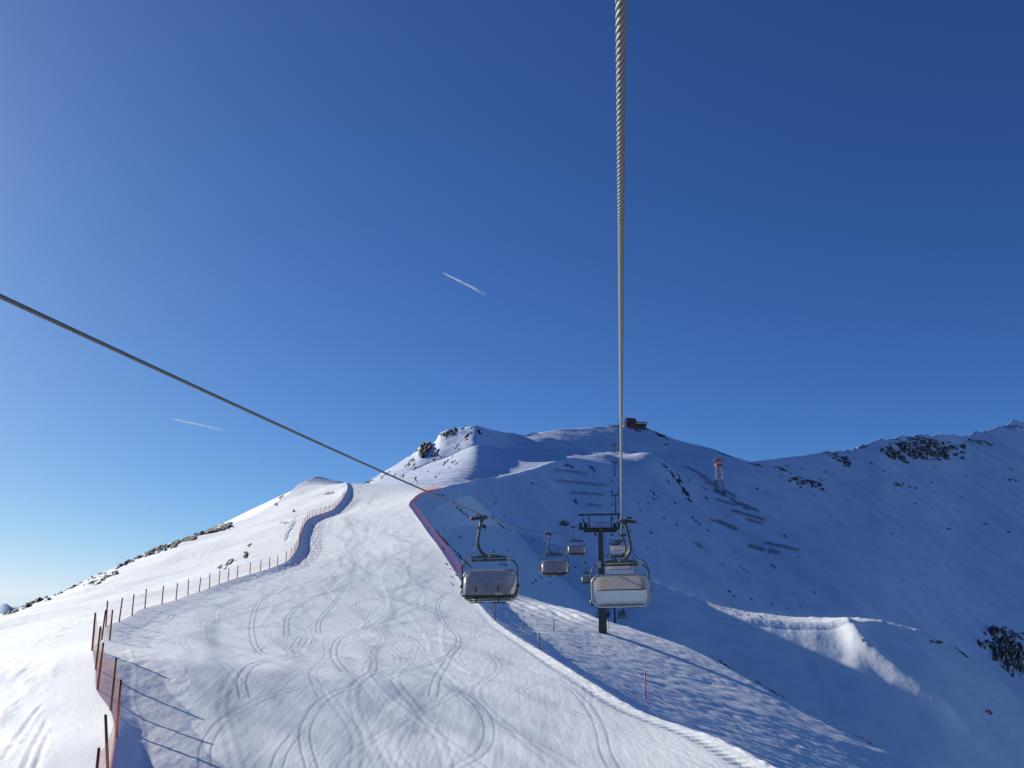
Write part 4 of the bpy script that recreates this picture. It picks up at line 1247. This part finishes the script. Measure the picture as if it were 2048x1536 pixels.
R_ = [  # px, py, w, h, angle, threshold, label
    (70, 1196, 90, 26, -20, -.25, 'jagged dark rock at the far left edge of the snowfield'),
    (138, 1167, 130, 22, -25, -.25, 'rocky rim below the sky in the lower left'),
    (235, 1126, 124, 20, -23, -.25, 'second stretch of rocky rim on the left skyline'),
    (308, 1100, 60, 16, -18, -.3, 'dark rock cap on the left skyline with a snow hollow below'),
    (425, 1062, 84, 18, -17, -.3, 'dark rocky crest highest on the left skyline'),
    (365, 1082, 96, 13, -22, -.15, 'low rocks between the two dark crests of the left skyline'),
    (205, 1158, 80, 12, -22, .1, 'faint rocks just inside the left snowfield rim'),
    (22, 1222, 60, 12, -20, -.05, 'small rock strip where the snowfield meets the left edge'),
    (458, 1127, 32, 10, -38, -.1, 'pointed rock right above the left fence posts'),
    (441, 1135, 16, 8, -30, -.05, 'little rock left of the pointed one above the fence'),
    (492, 1109, 18, 13, -55, -.1, 'steep dark rock in the sunlit slope above the fence'),
    (500, 1089, 14, 7, -30, -.05, 'upper small rock above the steep dark one on the sunlit slope'),
    (660, 986, 28, 6, -12, .0, 'flat rock on the rounded knoll'),
    (587, 1022, 9, 7, -55, 0, 'small upright rock on the knoll flank'),
    (572, 1046, 26, 6, 8, .1, 'broken crust rock beside the upper orange fence'),
    (563, 994, 13, 7, -50, 0, 'upper rock on the left edge of the knoll'),
    (551, 1011, 14, 7, -55, 0, 'lower rock on the left edge of the knoll'),
    (848, 899, 34, 26, -40, -.25, 'dark crag on the left shoulder of the snowy peak'),
    (899, 865, 44, 14, -25, -.15, 'rocky top of the snowy peak against the sky'),
    (872, 905, 26, 12, -48, .0, 'rock streak below the peak top on the sunlit face'),
    (912, 893, 22, 6, -40, .1, 'slim rock streak near the centre of the sunlit peak face'),
    (935, 872, 26, 8, -50, .15, 'thin rock line left of the shaded peak edge'),
    (958, 865, 14, 16, 60, .1, 'rocks right at the shaded edge of the peak'),
    (820, 925, 30, 8, -40, .15, 'rocks on the lower left ridge of the peak'),
    (770, 950, 34, 7, -32, .1, 'rocks where the peak ridge meets the sky above the piste'),
    (738, 964, 22, 6, -25, .0, 'last dark rocks of the ridge beside the piste crest'),
    (893, 923, 16, 5, -45, .1, 'small rock low on the sunlit peak face'),
    (1310, 866, 70, 8, 24, .0, 'dark rock rim right of the summit building'),
    (1275, 860, 44, 6, 12, .1, 'broken rocks under the summit building'),
    (1400, 889, 90, 5, 17, .0, 'dark thin skyline rocks on the right shoulder of the hill'),
    (1448, 906, 40, 7, 22, -.1, 'knob of dark skyline rock above the orange pylon'),
    (1330, 890, 30, 4, -12, .05, 'curved dark rock line under the right shoulder'),
    (1080, 863, 60, 5, -12, .0, 'dark skyline rocks left of the summit building'),
    (1352, 955, 42, 14, 42, -.05, 'rocky stripe right of the sunlit hump, upper part'),
    (1372, 985, 46, 13, 58, .0, 'rocky stripe right of the sunlit hump, lower part'),
    (1332, 935, 26, 9, 40, .05, 'rocks at the lower edge of the sunlit hump'),
    (1310, 990, 34, 5, 45, .1, 'short dark rock streaks in the middle of the shaded slope'),
    (1390, 1040, 30, 7, 40, .1, 'pair of dark rocks left of the heavy barrier row'),
    (1395, 1090, 50, 6, 32, .0, 'long slanting rock streak under the barriers'),
    (1490, 1140, 30, 4, 38, .0, 'slim rock streak low on the right slope'),
    (1455, 1122, 16, 4, 30, .0, 'tiny slanting rock in the lower right slope'),
    (1548, 1134, 16, 8, 40, .1, 'cluster of small stones below the lowest barriers'),
    (1570, 1072, 16, 4, 45, -.05, 'dark sliver of rock above the lowest long barrier row'),
    (1138, 932, 20, 8, 15, -.1, 'dark rock above the top zigzag snow fence'),
    (1186, 938, 22, 7, 35, -.1, 'dark rock pair right of the top zigzag snow fence'),
    (1066, 967, 20, 4, 25, .0, 'small rocks under the sunlit shoulder'),
    (1150, 1002, 20, 8, 50, .1, 'two dark stones below the third snow fence'),
    (1129, 1048, 22, 10, 8, -.35, 'dark boulder showing just above the left cable near the tower'),
    (1850, 900, 160, 40, 4, -.15, 'largest rock band on the right mountain under the crest'),
    (1792, 912, 66, 22, 30, -.1, 'brown rock nose at the left end of the large band'),
    (1835, 876, 80, 12, 8, .1, 'thin crest rocks above the large rock band'),
    (1688, 921, 64, 18, 25, -.08, 'middle rock patch on the right mountain ridge'),
    (1655, 908, 34, 10, 10, .1, 'small skyline rocks at the left of the right mountain'),
    (1614, 967, 96, 18, 12, -.1, 'dark rock field low on the left of the right mountain'),
    (1560, 938, 60, 12, 12, .1, 'scattered rocks beside the saddle'),
    (1512, 930, 34, 7, 15, .0, 'rocks in the saddle between hill and mountain'),
    (1726, 893, 22, 9, -25, -.05, 'dark skyline tooth left of the sunlit snow patch'),
    (1797, 969, 24, 9, 10, -.1, 'lone dark boulder under the large rock band'),
    (1826, 975, 26, 6, 12, .1, 'small rocks right of the lone boulder'),
    (1960, 885, 70, 12, 10, .15, 'rocks on the far right crest'),
    (2024, 853, 50, 8, 5, .1, 'crest rocks at the right edge under the sunlit cap'),
    (2025, 960, 34, 8, 10, .15, 'faint rocks at the right edge of the mountain'),
    (2015, 1305, 120, 64, 45, -.1, 'big brown rock slab breaking out at the right edge'),
    (2030, 1270, 60, 20, 20, .05, 'smaller rock field above the slab at the right edge'),
    (1873, 1284, 30, 7, 6, -.2, 'dark rock on the crest of the spur'),
    (1932, 1312, 90, 6, 36, .1, 'line of small rocks along the right end of the spur'),
    (1977, 1424, 18, 9, 35, -.05, 'single rock low at the lower right'),
    (1733, 1287, 30, 8, 48, .1, 'rocks on the shaded side of the bright rib'),
    (1445, 1327, 60, 5, 30, .02, 'upper rocks along the hillock edge right of the tower'),
    (1545, 1382, 80, 4, 32, .08, 'lower rocks along the hillock edge'),
    (1740, 1487, 90, 4, 30, .1, 'rocks at the foot of the hillock near the lower edge'),
    (885, 1078, 72, 7, 44, -.05, 'long double rock streak beside the red net'),
    (925, 1118, 60, 6, 42, .0, 'continuing rock streak behind the left front chair'),
    (925, 1023, 44, 6, 38, .02, 'rock streak just left of the left front chair grip'),
    (968, 1052, 22, 8, 45, -.05, 'dark rocks right of the left front hanger arm'),
    (1000, 1050, 40, 5, 30, .1, 'short rocks right of the left front chair grip'),
    (885, 990, 34, 4, 14, .1, 'rocks under the short net at the saddle'),
]
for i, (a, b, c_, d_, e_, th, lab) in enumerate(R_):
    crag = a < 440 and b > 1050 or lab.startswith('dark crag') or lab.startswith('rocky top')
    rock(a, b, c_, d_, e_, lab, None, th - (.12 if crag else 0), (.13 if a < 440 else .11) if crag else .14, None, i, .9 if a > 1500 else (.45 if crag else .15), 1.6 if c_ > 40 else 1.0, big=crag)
k = 0
for (x0, y0, x1, y1, n, ang, lab, grp) in ((880, 1000, 1020, 1170, 26, 40, 'tiny dark stone in the shaded slope behind the left front chair', 'tiny stones behind the left front chair'),
                                           (1260, 960, 1420, 1100, 22, 42, 'tiny dark stone on the shaded slope right of the cable', 'tiny stones right of the cable'),
                                           (1400, 1080, 1700, 1240, 18, 40, 'tiny stone on the shaded slope above the bright spur', 'tiny stones above the spur'),
                                           (1500, 920, 1800, 990, 22, 22, 'small rock scattered below the right mountain crest', 'scattered rocks of the right mountain'),
                                           (780, 880, 940, 960, 26, -42, 'tiny rock on the sunlit face of the peak', 'tiny rocks of the sunlit peak'),
                                           (1040, 1070, 1160, 1180, 10, 38, 'tiny stone in the shade between left chairs and tower', 'tiny stones left of the tower'),
                                           (1760, 930, 2040, 1080, 16, 20, 'small rock on the smooth face of the right mountain', 'small rocks of the mountain face')):
    for _ in range(n):
        x, y = random.uniform(x0, x1), random.uniform(y0, y1)
        if first_hit(x, y) is None: continue
        k += 1
        rock(x, y, random.uniform(4, 12), random.uniform(1.8, 3.6), ang + random.uniform(-12, 12), lab, grp, -.25, .2, 9, 200 + k, .1, 1.0, 'rock')

# ------------------------------------------------------------------ summit station
bp = pt(1262, 853, 1118)
st_root = empty('summit_station', (bp[0], bp[1], bp[2] - 1.0), -.15)
tag(st_root, 'dark red and cream lift station building standing on the summit ridge', 'building')
k = 1118 / 1754
mb = MB()
mb.poly_prism([(-8.5, -6, -4), (6.5, -6, -4), (7.4, -6, 7.5), (5.2, -6, 10.2), (-6.6, -6, 11.2), (-7.6, -6, 8)], (0, 12, 0))
mb.build('hall', M['facade'], st_root)
MB().poly_prism([(-8.75, -6.3, -4), (-7.0, -6.3, -4), (-5.4, -6.3, 11.6), (-7.2, -6.3, 12.2), (-9.2, -6.3, 7)], (0, 12.6, 0)).build('side_wall', M['cream'], st_root)
MB().poly_prism([(-6.4, -6.6, 11.2), (-6.2, -6.6, 11.9), (5.4, -6.6, 10.9), (7.9, -6.6, 7.7), (7.3, -6.6, 7.4), (5.1, -6.6, 10.2)], (0, 13.2, 0)).build('roof', M['dark_roof'], st_root)
w_ = MB(); w_.box((0.2, -6.06, 4.5), (9, .1, 4.5)); w_.build('window', M['window'], st_root)
an = MB(); an.poly_prism([(6.5, -4, 3.8), (21, -4, 3.2), (21.6, -4, 5.0), (7.2, -4, 6.2)], (0, 9, 0)); an.build('annex', M['cream'], st_root)
MB().poly_prism([(6.5, -4.2, 6.3), (21.8, -4.2, 5.1), (21.8, -4.2, 5.7), (6.5, -4.2, 6.9)], (0, 9.4, 0)).build('annex_roof', M['dark_roof'], st_root)
MB().poly_prism([(6.5, -3, -6), (17, -3, -6), (21, -3, 3.2), (6.5, -3, 3.8)], (0, 7, 0)).build('annex_base', M['dark_roof'], st_root)
tp = pt(1230, 853, 1112)
tr_ = empty('viewing_terrace', (tp[0], tp[1], tp[2] - 1.2), -.1)
tag(tr_, 'low dark terrace deck left of the summit building where the cable ends', 'terrace')
MB().box((0, 0, 1.0), (19, 6, 1.8)).build('deck', M['dark_roof'], tr_)
rl = MB()
for x in np.linspace(-9, 9, 8): rl.tube([(x, -2.8, 1.8), (x, -2.8, 3.2)], .12, 5)
rl.tube([(-9.2, -2.8, 3.1), (9.2, -2.8, 3.1)], .14, 5); rl.build('railing', M['dark_steel'], tr_)
MB().hexa([(4.5, -1.5, 1.8), (8.5, -1.5, 1.8), (8.5, 2, 1.8), (4.5, 2, 1.8), (5.0, -1, 8.2), (8.0, -1, 8.2), (8.0, 1.5, 8.2), (5.0, 1.5, 8.2)]).build('bullwheel_shelter', M['cream'], tr_)
MB().box((5.2, 0, 9.2), (1.2, 1.2, 2.2)).build('chimney', M['dark_steel'], tr_)

# ------------------------------------------------------------------ cable car pylon with orange head
h = first_hit(1440, 984)
pb = h[0]; ky = pb.y / 1754
py_root = empty('cable_car_pylon', pb, .12)
tag(py_root, 'lattice pylon with orange head standing among the barriers on the right slope', 'pylon')
Ht = 66 * ky
legs = []
for sx in (-1, 1):
    for sy in (-1, 1):
        a = Vector((sx * 8.2 * ky, sy * 5 * ky, -3 if sy > 0 else -6)); b = Vector((sx * 5.6 * ky, sy * 3 * ky, Ht * .84))
        legs.append((a, b))
        MB().tube([a, b], .24, 5).build('leg', M['lattice'], py_root)
br = MB()
def lp(i, t): return legs[i][0].lerp(legs[i][1], t)
for i, j in ((0, 1), (1, 3), (3, 2), (2, 0)):
    for q in range(6):
        t0, t1 = q / 6, (q + 1) / 6
        br.tube([lp(i, t0), lp(j, t1)], .10, 4); br.tube([lp(j, t0), lp(i, t1)], .10, 4); br.tube([lp(i, t1), lp(j, t1)], .09, 4)
br.build('bracing', M['lattice'], py_root)
MB().box((0, 0, Ht * .86), (13 * ky, 7 * ky, 2.0)).box((0, 0, Ht * .80), (12 * ky, 6.5 * ky, .5)).build('platform', M['orange'], py_root)
hd = MB().box((0, 0, Ht * .985), (20 * ky, 3.2 * ky, 1.5)).box((0, 0, Ht * 1.02), (11 * ky, 4 * ky, .6))
for s_ in (-1, 1):
    hd.tube([(s_ * 4 * ky, 0, Ht * .86), (s_ * 5 * ky, 0, Ht * .97)], .35, 5); hd.tube([(s_ * 1 * ky, 0, Ht * .86), (s_ * 3 * ky, 0, Ht * .97)], .25, 5)
hd.build('saddle_head', M['orange'], py_root)

# ------------------------------------------------------------------ tiny skiers
def person_mesh():
    bm = bmesh.new(); sk = bm.verts.layers.skin.verify()
    J = {'pelvis': (0, 0, .95, .15), 'chest': (0, .05, 1.32, .17), 'neck': (0, .07, 1.50, .065), 'head': (0, .09, 1.64, .105), 'crown': (0, .09, 1.76, .07)}
    for s_, n in ((1, 'r'), (-1, 'l')):
        J['sh' + n] = (s_ * .2, .05, 1.42, .075); J['el' + n] = (s_ * .30, .12, 1.16, .055); J['wr' + n] = (s_ * .30, .34, 1.02, .045); J['ha' + n] = (s_ * .29, .42, 1.0, .045)
        J['hi' + n] = (s_ * .11, 0, .88, .11); J['kn' + n] = (s_ * .13, .12, .50, .08); J['an' + n] = (s_ * .13, -.02, .12, .06); J['to' + n] = (s_ * .13, .16, .06, .05)
    V = {}
    for k_, (x, y, z, r) in J.items():
        V[k_] = bm.verts.new((x, y, z)); V[k_][sk].radius = (r, r)
    V['pelvis'][sk].use_root = True
    E_ = [('pelvis', 'chest'), ('chest', 'neck'), ('neck', 'head'), ('head', 'crown')]
    for n in 'rl': E_ += [('chest', 'sh' + n), ('sh' + n, 'el' + n), ('el' + n, 'wr' + n), ('wr' + n, 'ha' + n), ('pelvis', 'hi' + n), ('hi' + n, 'kn' + n), ('kn' + n, 'an' + n), ('an' + n, 'to' + n)]
    for a, b in E_: bm.edges.new((V[a], V[b]))
    me = bpy.data.meshes.new('person'); bm.to_mesh(me); bm.free()
    me.materials.append(M['jacket'])
    return me
pm = person_mesh()
skm = MB()
for s_ in (-1, 1): skm.hexa([(s_ * .13 - .05, -.75, .0), (s_ * .13 + .05, -.75, .0), (s_ * .13 + .05, .8, .0), (s_ * .13 - .05, .8, .0), (s_ * .13 - .05, -.75, .03), (s_ * .13 + .05, -.75, .03), (s_ * .13 + .05, .8, .03), (s_ * .13 - .05, .8, .03)])
ski0 = None
for px_, py_, lab in ((1046, 901, 'tiny dark skier standing on the sunlit shoulder below the peak'), (1064, 916, 'tiny dark skier lower on the sunlit shoulder near its right edge'), (834, 966, 'skier in dark clothes at the top of the groomed piste')):
    h = first_hit(px_, py_)
    if not h: continue
    o = bpy.data.objects.new('person', pm); COL.objects.link(o); o.location = h[0]; o.rotation_euler = (0, 0, 2.6)
    md = o.modifiers.new('skin', 'SKIN'); md.use_smooth_shade = True
    o.modifiers.new('subdivision', 'SUBSURF').levels = 1
    tag(o, lab, 'person', 'skiers in the distance')
    if ski0 is None: ski0 = s_o = skm.build('skis', M['red'], o)
    else:
        s_o = ski0.copy(); COL.objects.link(s_o); s_o.parent = o

# ------------------------------------------------------------------ contrails
def contrail(x0, y0, x1, y1, w0, w1, label):
    m, n, p = new_mat('contrail_ice')
    tc = N(n, 'ShaderNodeTexCoord'); sx = N(n, 'ShaderNodeSeparateXYZ'); n.links.new(tc.outputs['Generated'], sx.inputs[0])
    no = N(n, 'ShaderNodeTexNoise'); no.inputs['Scale'].default_value = .006; no.inputs['Detail'].default_value = 4; n.links.new(tc.outputs['Object'], no.inputs[0])
    mr = N(n, 'ShaderNodeMapRange'); mr.inputs[1].default_value = 0; mr.inputs[2].default_value = 1; mr.inputs[3].default_value = .62; mr.inputs[4].default_value = .05
    n.links.new(sx.outputs[0], mr.inputs[0])
    mu = N(n, 'ShaderNodeMath', operation='MULTIPLY'); n.links.new(mr.outputs[0], mu.inputs[0])
    m3 = N(n, 'ShaderNodeMapRange'); m3.inputs[1].default_value = .35; m3.inputs[2].default_value = .65; m3.inputs[3].default_value = .5; m3.inputs[4].default_value = 1.2
    n.links.new(no.outputs[0], m3.inputs[0]); n.links.new(m3.outputs[0], mu.inputs[1])
    p.inputs['Base Color'].default_value = (.9, .9, .9, 1); p.inputs['Roughness'].default_value = 1
    tl = N(n, 'ShaderNodeBsdfTranslucent'); tl.inputs[0].default_value = (.9, .9, .9, 1)
    mm = N(n, 'ShaderNodeMixShader'); mm.inputs[0].default_value = .5; n.links.new(p.outputs[0], mm.inputs[1]); n.links.new(tl.outputs[0], mm.inputs[2])
    tr = N(n, 'ShaderNodeBsdfTransparent'); mx = N(n, 'ShaderNodeMixShader')
    n.links.new(mu.outputs[0], mx.inputs[0]); n.links.new(tr.outputs[0], mx.inputs[1]); n.links.new(mm.outputs[0], mx.inputs[2])
    n.links.new(mx.outputs[0], n.nodes['Material Output'].inputs[0])
    m.surface_render_method = 'BLENDED' if hasattr(m, 'surface_render_method') else m.surface_render_method
    d = 16000; k_ = d / 1754
    pts, rs = [], []
    for i in range(40):
        t = i / 39
        q = pt(x0 + (x1 - x0) * t, y0 + (y1 - y0) * t + .5 * math.sin(t * 9) * t, d)
        pts.append(q); rs.append((w0 + (w1 - w0) * t**.8) * k_ / 2 * (1 + .25 * math.sin(i * 1.9) * t))
    o0 = Vector(pts[0])
    o = MB().tube([Vector(q) - o0 for q in pts], rs, 8).build('contrail', m)
    o.location = o0
    tag(o, label, 'contrail', None)
contrail(887, 546, 972, 589, 1.6, 7.0, 'short white contrail high in the middle of the blue sky')
contrail(347, 838, 447, 860, 1.6, 5.0, 'low faint contrail over the left snowfield')
